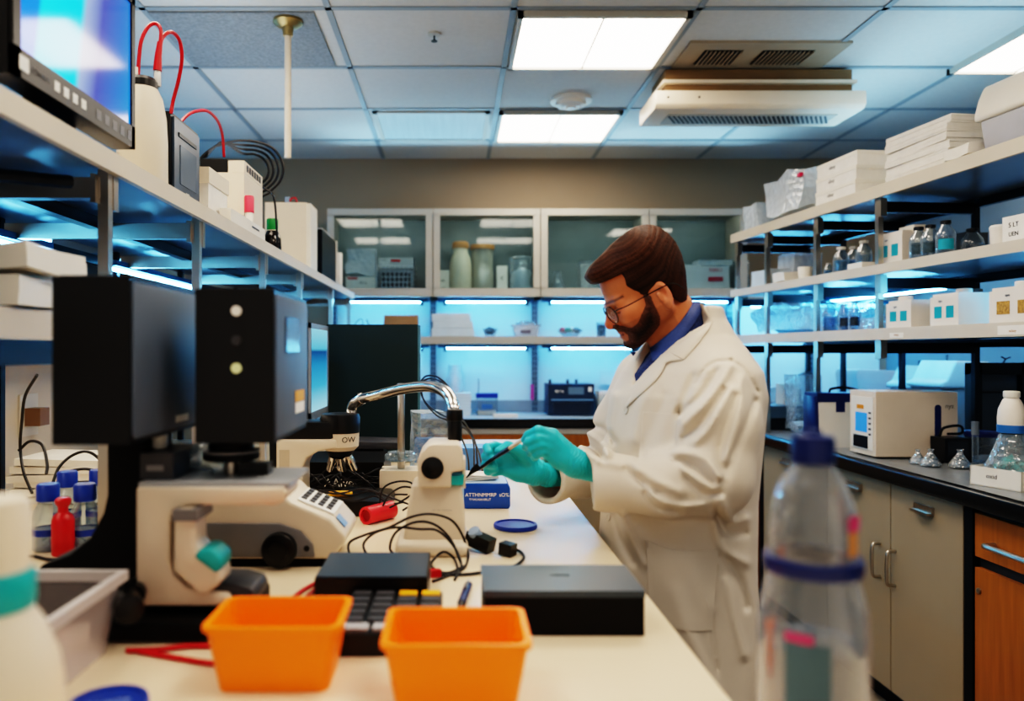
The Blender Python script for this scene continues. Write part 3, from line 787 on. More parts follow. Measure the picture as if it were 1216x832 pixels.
# -- chrome gooseneck, post and small white camera device --------------------------------------------
D0 = 1.45
dv = wthing('camera_stand', 'cream optical device with a black round lens on a stepped foot, beside the blue box', 'lab instrument', (W(513, 0, D0).x, 1.5, ZB))
wp(dv, 'base', MB().prism([(W(471, 0, D0).x+.004, D0-.05), (W(556, 0, D0).x-.004, D0-.05), (W(556, 0, D0).x, D0-.02), (W(556, 0, D0).x, D0+.11), (W(471, 0, D0).x, D0+.11), (W(471, 0, D0).x, D0-.02)], ZB, ZB+.024, .008, 3, axis='z'), M_mwhite)
wp(dv, 'column', MB().prism(px2([(489, 574), (547, 574), (552, 610), (553, 646), (478, 646), (483, 610)], D0), D0-.01, D0+.09, .008, 3), M_mwhite)
hd = wp(dv, 'head', MB().prism(px2([(496, 546), (500, 536), (508, 527), (514, 525), (544, 525), (548, 529), (551, 550), (550, 557), (536, 559), (536, 576), (497, 577)], D0), D0-.024, D0+.085, .006, 3), M_mwhite)
wp(dv, 'lens', MB().cyl(W(514, 553, D0)+Vector((0, -.022, 0)), .021, .008, 32, (PI/2, 0, 0), bev=.002).sph(W(514, 553, D0)+Vector((0, -.026, 0)), .016, 1, .4, 1), M_black, hd)
wp(dv, 'teal_label', MB().prism(px2([(536, 563), (551, 563), (550, 574), (536, 574)], D0), D0-.016, D0+.05), M_teal)
wp(dv, 'side_block', MB().prism(px2([(549, 545), (553, 545), (553, 580), (549, 580)], D0), D0+.0, D0+.06, .002), M_mwhite)
b = text_mb('_ _ ___', .012); b._xf(b.bm.verts[:], W(525, 601, D0)+Vector((0, -.0115, 0))); wp(dv, 'lettering', b, M_grey)

jx = W(540, 0, 1.50)
t = wthing('gooseneck_arm', 'bent chrome tube arching from the round microscope head to the cream optical device', 'arm', (jx.x, 1.5, W(0, 525, 1.47).z))
wp(t, 'tube', ptube([(417, 490, 1.9), (418, 484, 1.9), (421, 478, 1.88), (428, 474, 1.86), (440, 471, 1.83), (456, 467, 1.8), (476, 462, 1.74), (497, 459, 1.67), (514, 459, 1.61), (527, 464, 1.56), (535, 473, 1.53), (539, 485, 1.5), (540, 497, 1.5)], .0125, 16, 8), M_chrome)
wp(t, 'joint', MB().cyl((jx.x, 1.5, W(0, 525, 1.47).z-.001), .0145, .05, 20, bev=.003).cyl((jx.x, 1.5, W(0, 499, 1.5).z), .0165, .022, 20, bev=.002), M_black)
wp(t, 'elbow_ring', ptube([(424, 477, 1.87), (430, 473, 1.855)], .0145, 16, 0), M_chrome)

D0 = 1.97
t = wthing('post_stand', 'polished steel post with a clear disc on a white box base', 'stand', (W(474, 0, D0).x, D0, ZB))
wp(t, 'base', wbox(W(452, 0, D0).x, W(498, 0, D0).x, D0-.03, D0+.06, ZB, W(0, 557, D0).z, .006), M_mwhite)
wp(t, 'post', MB().cyl((W(476, 0, D0).x, D0+.01, W(0, 557, D0).z), .0098, W(0, 455, D0).z-W(0, 557, D0).z, 20, bev=.002), M_steel)
wp(t, 'disc', MB().lathe([(.011, 0), (.042, 0), (.044, .006), (.042, .014), (.036, .015), (.034, .02), (.011, .02)], (W(476, 0, D0).x, D0+.01, W(0, 546, D0).z)), M_clearb)

# -- dark partition, monitor beside it -----------------------------------------------------------------
D0 = 2.62
t = wthing('dark_partition', 'tall dark teal-black panel standing on the bench behind the chrome arm', 'panel', (W(443, 0, D0).x, D0, ZB))
wp(t, 'panel', wbox(W(388, 0, D0).x, W(496, 0, D0).x, D0, D0+.05, ZB, W(0, 385, D0).z, .003), mat('dark teal panel', '#0d2529', .45, var=.05))
wp(t, 'edge_strip', wbox(W(496, 0, D0).x, W(499, 0, D0).x, D0, D0+.05, ZB, W(0, 386, D0).z, .001), mat('edge teal', '#476a72', .4))
M_blueScreen = bpy.data.materials.new('blue screen'); M_blueScreen.use_nodes = True
def screen_mat(m, axis, stops, strength, skew=0, rough=.08):
    nt = m.node_tree; L = nt.links.new; bs = nt.nodes['Principled BSDF']
    tc = nt.nodes.new('ShaderNodeTexCoord'); sp = nt.nodes.new('ShaderNodeSeparateXYZ'); L(tc.outputs['Generated'], sp.inputs[0])
    ma = nt.nodes.new('ShaderNodeMath'); ma.operation = 'MULTIPLY_ADD'; ma.inputs[1].default_value = skew
    L(sp.outputs[2], ma.inputs[0]); L(sp.outputs[axis], ma.inputs[2])
    cr = nt.nodes.new('ShaderNodeValToRGB')
    while len(cr.color_ramp.elements) < len(stops): cr.color_ramp.elements.new(.5)
    for e, (p, c) in zip(cr.color_ramp.elements, stops): e.position = p; e.color = lin(c)
    L(ma.outputs[0], cr.inputs[0]); L(cr.outputs[0], bs.inputs['Emission Color']); bs.inputs['Emission Strength'].default_value = strength
    bs.inputs['Base Color'].default_value = (.01, .01, .012, 1); bs.inputs['Roughness'].default_value = rough; bs.inputs['Specular IOR Level'].default_value = .25
screen_mat(M_blueScreen, 2, [(0, '#9fd8ee'), (.3, '#4aa5d2'), (.55, '#2f86bd'), (.72, '#154f86'), (.76, '#5fb6dd'), (1, '#8fd4f0')], .75)
mx = -.425
t = wthing('bench_monitor', 'slim monitor with pale blue screen seen edge-on next to the dark partition', 'monitor', (mx-.02, 2.36, ZB))
zt, zb = W(0, 383, 2.2).z, W(0, 500, 2.2).z
wp(t, 'casing', wbox(mx-.03, mx, 2.2, 2.52, zb, zt, .004), M_dgrey)
sc = MB().box(mx+.0, mx+.003, 2.215, 2.505, zb+.022, zt-.014)
wp(t, 'screen', sc, M_blueScreen)
f = MB()
for y0, y1, z0, z1 in ((2.2, 2.216, zb, zt), (2.504, 2.52, zb, zt), (2.2, 2.52, zb, zb+.023), (2.2, 2.52, zt-.015, zt)): f.box(mx-.002, mx+.006, y0, y1, z0, z1, .001)
wp(t, 'bezel', f, mat('silver bezel', '#8f97a0', .35, metal=.3))
wp(t, 'stand', MB().box(mx-.05, mx-.03, 2.32, 2.40, ZB+.01, zb+.08, .003).box(mx-.12, mx+.06, 2.27, 2.45, ZB, ZB+.012, .004), M_dgrey)

# -- boxes, pads and small things around the arm -------------------------------------------------------
D0 = 1.84
t = wthing('blue_box', 'glossy blue carton with white lettering, under the gloved hands', 'box', (W(579, 0, D0).x, 1.9, ZB))
x0, x1 = W(551, 0, D0).x, W(606, 0, D0).x
wp(t, 'carton', MB().prism([(x0, ZB), (x1-.004, ZB), (x1, ZB+.006), (x1, ZB+.05), (x1-.006, ZB+.061), (x0, ZB+.061)], D0, 1.95, .002), mat('blue carton', '#1450a8', .3, var=.04))
wp(t, 'side_strip', wbox(x0-.004, x0, D0+.001, 1.949, ZB, ZB+.061, .0005), mat('light blue side', '#9fc6e6', .4))
wp(t, 'top_sheet', wbox(x0+.002, x1-.008, D0+.004, 1.945, ZB+.061, ZB+.0618, 0), mat('pale blue top', '#a9c2dc', .35))
b = text_mb('ATTHNMMRP  sO%.', .0125); b._xf(b.bm.verts[:], W(579, 587.5, D0)+Vector((0, -.0008, 0))); wp(t, 'lettering', b, M_whitelab)
b = text_mb('TYWLNAHIRLIT', .0075); b._xf(b.bm.verts[:], W(570, 593, D0)+Vector((0, -.0008, 0))); wp(t, 'small_lettering', b, M_whitelab)
t = wthing('note_pad', 'open paper pad lying on the blue carton', 'paper pad', (.055, 1.91, ZB+.062))
for k in range(4):
    wp(t, 'sheet', MB().box(-.045-.004*k, .045+.002*k, -.036, .036, 0, .002, .0004, rot=(0, -.05+.03*k, .2-.06*k), loc=(.057, 1.905, ZB+.0645+.0032*k)), M_paper)
single('pale_blue_box', MB().box(-.05, .04, -.05, .05, 0, .10, .004).box(-.051, .041, -.052, .052, .082, .112, .004), mat('pale blue box', '#5f8fc4', .4, var=.06),
       'pale blue lidded box behind the note pad near the far end of the bench', 'box', (.07, 2.17, ZB))
def lid(loc, r, h, label, group=None):
    t = thing('jar_lid', label, 'lid', loc, .3, group)
    part('lid', MB().lathe([(0, 0), (r*.97, 0), (r, .002), (r, h-.003), (r*.97, h), (r*.86, h), (r*.84, h-.0025), (0, h-.0025)], seg=40), M_blue, t)
    return t
o = onz(612, 626, ZB); t = lid((o.x, o.y, ZB), .0475, .009, 'flat round blue lid lying alone on the bench before the blue carton')
o = onz(128, 834, ZB+.012); t = lid((o.x, o.y, ZB), .041, .014, 'round blue lid at the bottom edge, beside the white bottle')
text('ALISOP', .014, mat('faint print', '#8fa5dc', .5), t, (0, 0, .0121), (-PI/2, 0, 0))
a, c = W(434, 623, 1.67), W(465, 609, 1.74); a.z = c.z = ZB+.0195
t = wthing('red_tube', 'short red plastic tube with black print lying on the bench', 'tube', (a.x, a.y, ZB))
d = (c-a); ax = d.normalized()
q = MB().lathe([(.014, 0), (.019, 0), (.0195, .003), (.0195, d.length), (.014, d.length), (.0135, 0)], (0, 0, 0), 28); q._xf(q.bm.verts[:], (0, 0, 0), Vector((0, 0, 1)).rotation_difference(ax).to_euler()); q._xf(q.bm.verts[:], a)
wp(t, 'tube', q, mat('red tube plastic', '#e0303a', .35, var=.05))
q = MB().cyl((0, 0, .006), .0138, .002, 24); q._xf(q.bm.verts[:], (0, 0, 0), Vector((0, 0, 1)).rotation_difference(ax).to_euler()); q._xf(q.bm.verts[:], a)
wp(t, 'plug', q, mat('dark red', '#a01820', .5))
b = text_mb('ADTBLL', .012); b._xf(b.bm.verts[:], (0, 0, 0), (0, 0, math.atan2(ax.y, ax.x))); b._xf(b.bm.verts[:], a+d*.58+Vector((.0098, -.0172, .002))); wp(t, 'lettering', b, M_black)

t = wthing('black_instrument', 'black box instrument with pale lettering behind the cable tangle', 'lab instrument', (-.3, 2.12, ZB))
wp(t, 'case', wbox(-.41, -.19, 2.03, 2.26, ZB, ZB+.085, .004), M_black)
b = text_mb('AAive', .032); b._xf(b.bm.verts[:], (-.31, 2.0285, ZB+.03)); wp(t, 'lettering', b, M_whitelab)
t = wthing('black_reader', 'low black device with a yellow pen on it, in front of the cable tangle', 'device', (-.22, 1.83, ZB))
wp(t, 'case', MB().prism([(-.285, ZB), (-.155, ZB), (-.15, ZB+.02), (-.16, ZB+.034), (-.27, ZB+.04), (-.29, ZB+.03)], 1.75, 1.93, .004), M_black)
b = text_mb('c', .016); b._xf(b.bm.verts[:], (-.20, 1.7485, ZB+.018)); wp(t, 'lettering', b, M_whitelab)
a, c = W(386, 600, 1.72), W(414, 602, 1.74); a.z = ZB+.047; c.z = ZB+.044
single('yellow_pen', MB().tube([(0, 0, 0), (c-a)*.8, c-a], lambda t: .008 if t < .85 else .005, 12, 0), M_yellow, 'thick yellow marker lying across the low black device', 'pen', (a.x, 1.78, a.z))
t = wthing('black_meter', 'small black meter with grey window behind the microscope lenses', 'device', (-.24, 2.38, ZB))
wp(t, 'case', wbox(-.30, -.22, 2.34, 2.46, ZB, W(0, 533, 2.34).z, .004), M_black)
wp(t, 'window', wbox(-.292, -.245, 2.3385, 2.341, W(0, 551, 2.34).z, W(0, 540, 2.34).z, 0), M_grey)
single('dark_tray', MB().prism([(-.1, 0), (.09, 0), (.1, .02), (-.09, .026)], -.07, .07, .002), M_dgrey, 'dark wedge-shaped tray lying on top of the small black meter', 'tray', (-.27, 2.4, W(0, 533, 2.34).z+.0005))
t = wthing('clear_bag', 'clear plastic bag with blue contents behind the chrome arm', 'plastic bag', (-.075, 2.3, ZB))
q = MB().box(-.13, -.02, 2.24, 2.36, ZB, ZB+.2, .02, 2).subdiv(2); q.jitter(.012, 18, 5); wp(t, 'bag', q, M_crump)
q = MB().box(-.12, -.03, 2.26, 2.34, ZB+.05, ZB+.12, .01).subdiv(1); q.jitter(.006, 30, 2); wp(t, 'contents', q, mat('blue contents', '#4d8fd0', .5, var=.2, vscale=60))

# cable tangles (each cable a thing of its own)
loops = [
 ('dark cable looping highest in front of the cream optical device', [(553, 655, 1.44), (551, 640, 1.42), (537, 618, 1.40), (512, 610, 1.38), (487, 614, 1.38), (462, 626, 1.40), (436, 634, 1.42), (416, 643, 1.44), (415, 656, 1.42), (428, 663, 1.40), (446, 664, 1.39)]),
 ('dark cable in a wide loop left of the cream optical device foot', [(548, 670, 1.37), (535, 640, 1.37), (515, 622, 1.37), (492, 620, 1.38), (470, 632, 1.40), (463, 650, 1.42), (470, 660, 1.41)]),
 ('dark cable curling down to the black terminal', [(540, 688, 1.28), (548, 672, 1.36), (540, 650, 1.38), (520, 630, 1.38), (498, 628, 1.38), (470, 626, 1.40), (446, 632, 1.43), (432, 645, 1.43), (436, 658, 1.40), (448, 668, 1.38), (465, 672, 1.36)]),
 ('dark cable dropping beside the foot to the lower connector', [(552, 645, 1.42), (556, 660, 1.40), (550, 675, 1.34), (530, 684, 1.30), (514, 690, 1.27)]),
 ('dark cable looped tightest around the foot', [(545, 682, 1.31), (540, 664, 1.38), (528, 655, 1.36), (518, 661, 1.36), (512, 672, 1.36), (530, 680, 1.32), (552, 672, 1.37)])]
for lab, pts in loops:
    pp = []
    for x, y, D in pts:
        v = W(x, y, D)
        if v.z < ZB+.003: v = onz(x, y, ZB+.003)
        pp.append(v)
    o = pp[0].copy()
    single('cable', MB().tube([v-o for v in pp], .0024, 7, 7), M_cable, lab, 'cable', o, group='cables looped around the optical device')
o = onz(578, 655, ZB)
t = wthing('cable_plug', 'black cable plug with a grey-blue end lying on the bench', 'plug', (o.x, o.y, ZB))
q = MB().box(-.032, .02, -.014, .014, 0, .026, .005, rot=(0, .25, -.6), loc=(o.x-.01, o.y, ZB+.006)); wp(t, 'body', q, M_black)
q = MB().box(-.014, .012, -.012, .012, 0, .022, .004, rot=(0, .1, -.6), loc=(o.x+.038, o.y-.028, ZB+.002)); wp(t, 'strain_relief', q, M_black)
q = MB().cyl((o.x-.018, o.y+.006, ZB+.027), .012, .018, 14, (.4, -.5, 0), bev=.002); wp(t, 'end_cap', q, mat('grey blue cap', '#8ea4bd', .4))
wp(t, 'cord', MB().tube([onz(x, y, ZB+.0035) for x, y in ((596, 657), (606, 652), (617, 654), (622, 662), (612, 671), (590, 676), (560, 681), (535, 682), (514, 681))], .0028, 8, 7), M_cable)
for lab, pts in (('thin black cable draped over the cream optical device, outer loop', [(500, 452, 1.75), (507, 446, 1.7), (520, 448, 1.66), (533, 460, 1.62), (541, 480, 1.6), (545, 498, 1.62), (556, 512, 1.72), (566, 530, 1.85), (572, 552, 1.98), (574, 582, 2.05)]),
                 ('thin black cable hanging below the chrome arch', [(500, 462, 1.75), (503, 474, 1.74), (512, 484, 1.72), (524, 492, 1.68), (536, 498, 1.62), (552, 508, 1.72), (564, 524, 1.85), (567, 550, 1.98), (568, 582, 2.05)]),
                 ('thin black cable tied along the chrome arch', [(500, 453, 1.73), (512, 449, 1.68), (526, 455, 1.62), (536, 470, 1.6), (543, 492, 1.62), (553, 503, 1.72), (562, 524, 1.85), (563, 552, 1.98), (562, 582, 2.05)]),
                 ('thin black cable with the lowest dip below the chrome arch', [(498, 455, 1.78), (501, 470, 1.76), (508, 482, 1.75), (520, 494, 1.72), (534, 501, 1.65), (548, 520, 1.75), (556, 545, 1.95), (557, 582, 2.05)])):
    pp = [W(*p) for p in pts]; o = pp[-1].copy()
    single('cable', MB().tube([v-o for v in pp], .0022, 7, 7), M_cable, lab, 'cable', o, group='thin cables over the chrome arch')
tang = [[(366, 585), (390, 582), (415, 588), (440, 583), (455, 592), (470, 600)], [(368, 592), (395, 590), (420, 595), (445, 589), (462, 598), (480, 596)],
        [(370, 580), (400, 586), (430, 580), (452, 586), (468, 592), (500, 604)], [(450, 600), (455, 580), (470, 572), (488, 573), (490, 585), (475, 596), (460, 604)],
        [(452, 606), (462, 588), (478, 578), (494, 582), (492, 596), (478, 606)], [(420, 560), (440, 575), (455, 590), (470, 603), (484, 606)]]
for i, pts in enumerate(tang):
    pp = [W(x, y, 1.74-.01*i if i < 5 else 1.9) for x, y in pts]
    pp = [v if v.z > ZB+.003 else Vector((v.x, v.y, ZB+.003+.004*i)) for v in pp]; o = pp[0].copy()
    lab = ['topmost thin cable lying over the low black device', 'second thin cable lying over the low black device', 'thin cable running from the black devices to the white stand', 'dark cable loop before the white box base', 'smaller dark cable loop before the white box base', 'straight dark cable slanting down past the black instrument'][i]
    single('cable', MB().tube([v-o for v in pp], .0023, 7, 7), M_cable, lab, 'cable', o, group='cables by the black devices')

for i in range(7):
    r = random.Random(40+i); pp = []
    for k in range(9):
        x = 368+k*11+r.uniform(-5, 5); pp.append(Vector((W(x, 0, 1.97).x, 1.97+r.uniform(-.03, .03), ZB+.006+.035*abs(math.sin(k*.7+i))+.006*i)))
    single('cable', MB().tube([v-pp[0] for v in pp], .0022, 6, 6), M_cable, 'thin black cable in the low tangle between the two black devices', 'cable', pp[0], group='tangled cables between the black devices')
# -- black keypad terminal, black box, card, pen, clip ------------------------------------------------
t = wthing('keypad_terminal', 'black desktop terminal with raised rear box and keypad, between the orange tubs', 'terminal', (-.11, 1.08, ZB))
wp(t, 'rear_box', wbox(-.206, -.04, 1.114, 1.255, ZB, ZB+.048, .004), M_black)
wp(t, 'top_plate', wbox(-.204, -.042, 1.117, 1.252, ZB+.048, ZB+.0495, .0005), mat('painted top sheen', '#41505f', .3, spec=.5))  # lighter sheet standing in for sheen on the black box
wp(t, 'keypad_body', wbox(-.152, -.018, .945, 1.113, ZB, ZB+.028, .003), M_black)
for i in range(5):
    for j in range(4):
        wp(t, 'key', MB().box(-.146+.033*j, -.12+.033*j, .982+.026*i, 1.002+.026*i, ZB+.028, ZB+.033, .002), M_yellow if (i == 4 and j >= 2) else M_dgrey, None, 'yellow key' if (i == 4 and j >= 2) else None)
for j in range(3): wp(t, 'silver_key', MB().box(-.146+.042*j, -.110+.042*j, .955, .976, ZB+.028, ZB+.032, .002), mat('silver key', '#a9adb3', .4))
t = wthing('black_case', 'flat black case with a small emblem on its sheen-painted blue-grey top, at the bench edge', 'case', (.147, 1.075, ZB))
wp(t, 'body', wbox(.040, .254, 1.015, 1.136, ZB, ZB+.056, .004), M_blackm)
wp(t, 'lid', wbox(.039, .255, 1.013, 1.138, ZB+.052, ZB+.061, .003), mat('case lid', '#3a4855', .32, spec=.5, var=.05))  # reflection on the black lid, painted as a blue-grey colour
b = text_mb('ncaae', .012); b._xf(b.bm.verts[:], (.15, 1.085, ZB+.0614), (-PI/2, 0, 0)); wp(t, 'emblem', b, M_black)
o = onz(514, 722, ZB)
single('grey_card', MB().box(-.009, .009, -.001, .001, 0, .026, 0), M_grey, 'small grey card standing beside the keypad terminal', 'card', (o.x, o.y, ZB), .1)
o = onz(517, 685, ZB)
single('red_clip', MB().box(-.009, .009, -.005, .005, 0, .012, .003, rot=(0, 0, .4), loc=(0, 0, .001)), M_red, 'tiny red clip lying near the grey card', 'clip', (o.x, o.y, ZB))
o = onz(548, 722, ZB)
t = wthing('pen', 'dark pen with silver clip lying behind the orange tub', 'pen', (o.x, o.y, ZB))
wp(t, 'barrel', MB().tube([(o.x, o.y, ZB+.007), (o.x+.012, o.y+.09, ZB+.007)], lambda q: .0065, 12, 0), M_navy)
wp(t, 'tip', MB().tube([(o.x-.003, o.y-.025, ZB+.007), (o.x, o.y, ZB+.007)], lambda q: .002+.004*q, 12, 0), M_black)
wp(t, 'clip', MB().tube([(o.x+.012, o.y+.088, ZB+.015), (o.x+.006, o.y+.045, ZB+.0155)], .0018, 8, 0), M_steel)

# -- orange tubs ------------------------------------------------------------------------------------
def tub(cx, y0, y1, w, label, h=.076):
    t = thing('orange_tub', label, 'tub', (cx, (y0+y1)/2, ZB), group='orange plastic tubs')
    d = y1-y0; b = MB(); tp = .016
    def ring(hw, hd, z, r=.012):
        out = []
        for sx, sy, a0 in ((1, 1, 0), (-1, 1, PI/2), (-1, -1, PI), (1, -1, 3*PI/2)):
            for k in range(5):
                a = a0+k*PI/8; out.append(b.bm.verts.new((sx*(hw-r)+r*math.cos(a), sy*(hd-r)+r*math.sin(a), z)))
        return out
    hw, hd = w/2, d/2
    rs = [ring(hw-tp, hd-tp*.8, 0), ring(hw-.004, hd-.003, h-.006), ring(hw, hd, h-.006), ring(hw, hd, h), ring(hw-.007, hd-.006, h), ring(hw-tp-.003, hd-tp*.8-.003, .004)]
    for A, B in zip(rs, rs[1:]):
        n = len(A)
        for i in range(n): b.bm.faces.new((A[i], A[(i+1) % n], B[(i+1) % n], B[i]))
    b.bm.faces.new(rs[0][::-1]); b.bm.faces.new(rs[-1])
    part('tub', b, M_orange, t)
    return t
tub(-.204, .835, .945, .156, 'orange plastic tub standing before the cream microscope frame')
tub(.0015, .785, .905, .160, 'orange plastic tub nearest the camera, before the flat black case')

# -- near corner: white bottle, clear box, red leads --------------------------------------------------
def bottle(name, label, loc, prof, capprof, mb_, mc, cat='bottle', group=None, extra=None, seg=28, rz=0):
    t = thing(name, label, cat, loc, rz, group)
    part('bottle', MB().lathe(prof, seg=seg), mb_, t, 40)
    if capprof: part('cap', MB().lathe(capprof, seg=seg), mc, t, 40)
    for n, p, m in extra or (): part(n, MB().lathe(p, seg=seg), m, t, 40)
    return t
t = bottle('white_bottle', 'white plastic bottle with teal neck ring at the near corner of the bench', (-.366, .6, ZB),
       [(0, 0), (.048, 0), (.051, .004), (.051, .115), (.048, .135), (.036, .165), (.028, .178), (.0, .178)],
       [(.024, .205), (.027, .206), (.0275, .258), (.025, .264), (0, .264)], M_cream, M_cream,
       extra=[('neck_ring', [(.024, .176), (.030, .178), (.031, .184), (.031, .204), (.028, .208), (0, .208)], M_teal)])
lb = MB(); lb.sheet([[(.0515*math.cos(a), .0515*math.sin(a), z) for a in np.linspace(-2.0, -1.0, 12)] for z in (.03, .095)])
part('label', lb, M_dgrey, t)
t = thing('clear_box', 'open clear plastic box behind the white bottle', 'box', (-.535, .88, ZB))
b = MB()
def rect(hw, hd, z): return [b.bm.verts.new((sx*hw, sy*hd, z)) for sx, sy in ((1, 1), (-1, 1), (-1, -1), (1, -1))]
rs = [rect(.094, .076, .001), rect(.108, .088, .094)]
for A, B in zip(rs, rs[1:]):
    for i in range(4): b.bm.faces.new((A[i], A[(i+1) % 4], B[(i+1) % 4], B[i]))
b.bm.faces.new(rs[0][::-1])
part('box', b, M_frost, t)
f = MB()
for x0, x1, y0, y1 in ((-.116, .116, .086, .094), (-.116, .116, -.094, -.086), (-.116, -.107, -.086, .086), (.107, .116, -.086, .086)): f.box(x0, x1, y0, y1, .088, .101, .002)
part('rim', f, thin('frosted rim', '#e8e6ea', '#dedada', .3, .6, .9, .2), t)
for i, (pts, lab) in enumerate((([(126, 771), (150, 772), (185, 771), (222, 767), (262, 766), (308, 760), (332, 728), (352, 706), (374, 692)], 'red lead running behind the orange tub to the keypad terminal'),
                 ([(126, 768), (165, 773), (205, 780), (262, 788), (306, 784), (344, 752), (360, 714), (374, 700)], 'red lead crossing the other one beside the clear box'))):
    pp = [onz(x, y, ZB+.004) for x, y in pts]; pp = [p for p in pp if not (-.66 < p.x < -.42 and p.y < .97)]; o = pp[0].copy()
    single('red_lead', MB().tube([v-o for v in pp], .0034, 8, 7), M_red, lab, 'cable', o, group='red leads on the bench')

# -- blue-capped bottles and red dropper --------------------------------------------------------------
bp = [(0, 0), (.025, 0), (.027, .003), (.027, .062), (.025, .075), (.0175, .090), (.0165, .098)]
cp = [(.0185, .094), (.0205, .095), (.0205, .124), (.018, .127), (0, .127)]
pos = [(57, 652, 'blue-capped clear bottle beside the red dropper bottle, nearest the clear box'), (101, 652, 'blue-capped clear bottle with a blue band, nearest the black microscope column'),
       (80, 630, 'blue-capped clear bottle directly behind the red dropper bottle'), (118, 627, 'blue-capped clear bottle half hidden by the microscope column')]
b0 = None
for px, py, lab in pos:
    o = onz(px, py, ZB)
    if b0 is None:
        b0 = bottle('reagent_bottle', lab, (o.x, o.y, ZB), bp, cp, M_clearb, M_blue, group='blue-capped reagent bottles', extra=[('liquid', [(0, .002), (.0255, .002), (.0255, .04), (0, .04)], thin('pale liquid', '#c8d4e4', '#9fb0c8', .1, .3, .7, .4)), ('band', [(.0272, .03), (.0275, .03), (.0275, .042), (.0272, .042)], M_blue)])
    else: dup(b0, (o.x, o.y, ZB), label=lab)
o = onz(75, 658, ZB)
t = thing('dropper_bottle', 'red dropper bottle among the blue-capped bottles', 'bottle', (o.x, o.y, ZB))
part('bottle', MB().lathe([(0, 0), (.0185, 0), (.020, .003), (.020, .065), (.017, .073), (.009, .08), (.009, .09), (0, .09)]), M_red, t)
part('cap', MB().lathe([(0, .088), (.008, .088), (.014, .097), (.0145, .103), (.010, .107), (0, .108)]), M_red, t)
pp = [onz(x, y, ZB+.004) for x, y in ((8, 668), (35, 660), (60, 664), (88, 661), (112, 655))]
single('cable', MB().tube([v-pp[0] for v in pp], .003, 7, 6), M_cable, 'black cable lying in front of the red dropper bottle', 'cable', pp[0])
# papers, cables and outlet behind the bottles
t = thing('paper_stack', 'stack of white folded papers behind the blue-capped bottles', 'paper stack', (-.99, 1.98, ZB))
for k in range(6):
    b = MB().box(-.13+.01*(k % 3), .12, -.09, .1, 0, .017, .004, rot=(0, .03*((k % 3)-1), .06*((k % 2)-.5)), loc=(0, 0, .002+.0185*k)); part('bundle', b, M_paper, t)
t = thing('wall_outlet', 'brown power outlet on the cream panel behind the bottles', 'outlet', (-1.229, 2.18, 1.2))
part('plate', MB().box(0, .006, -.045, .045, -.06, .06, .002), M_white, t)
part('plug', MB().box(.006, .05, -.025, .025, -.03, .02, .004), mat('brown plug', '#8a6a50', .5), t)
for lab, pts in (('black cable dropping from the rack to the brown outlet', [(44, 445, 1.7), (30, 470, 1.75), (26, 500, 1.8), (24, 530, 1.85), (28, 560, 1.8), (38, 585, 1.7)]),
                 ('black cable arched over the paper stack', [(22, 535, 1.8), (35, 524, 1.8), (50, 528, 1.75), (56, 550, 1.7), (55, 572, 1.68)]),
                 ('black cable arched highest behind the blue caps', [(62, 575, 1.75), (70, 555, 1.78), (85, 541, 1.8), (103, 536, 1.8), (118, 545, 1.8), (124, 560, 1.78)]),
                 ('black cable in a low arch behind the blue caps', [(64, 578, 1.72), (78, 562, 1.75), (95, 557, 1.78), (110, 558, 1.78), (124, 565, 1.76)])):
    pp = [W(*p) for p in pts]
    pp[-1] = Vector((pp[-1].x, pp[-1].y, ZB+.11)) if 'paper' in lab else pp[-1]
    single('cable', MB().tube([v-pp[-1] for v in pp], .0035, 7, 7), M_cable, lab, 'cable', pp[-1], group='black cables behind the bottles')
# -- lower rack shelf ---------------------------------------------------------------------------------
zl = 1.4465
def pack(x0, x1, y0, y1, z0, z1, seed, a=.009, bev=.02):
    b = MB().box(x0, x1, y0, y1, z0, z1, bev, 4).subdiv(1); return b.jitter(a, 12, seed)
o = W(14, 0, 1.2)
single('cloth_pack', pack(-.1, .06, -.09, .09, .004, .048, 1), M_white, 'white folded pack on the lower rack shelf, underneath another', 'pack', (o.x, 1.2, zl), group='white packs on the lower rack shelf')
single('cloth_pack', pack(-.1, .075, -.09, .09, .006, .042, 2), M_white, 'white folded pack lying on top of the other on the lower rack shelf', 'pack', (o.x, 1.2, zl+.05), group='white packs on the lower rack shelf')
o = W(52, 0, 1.36)
single('grey_tub', MB().lathe([(0, 0), (.036, 0), (.04, .05), (.043, .052), (.043, .06), (0, .064)]), mat('pale grey tub', '#b9bbc2', .4), 'pale grey lidded tub beside the white packs on the lower rack shelf', 'tub', (o.x-.01, 1.36, zl))
t = thing('headphones', 'dark round coil on the lower rack shelf beyond the monitor', 'coil', (LF-.09, 3.4, zl+.0))
part('coil', MB().torus((0, 0, .045), .032, .012, 24, (PI/2, 0, .6)), M_black, t)
t.name = 'cable_coil'

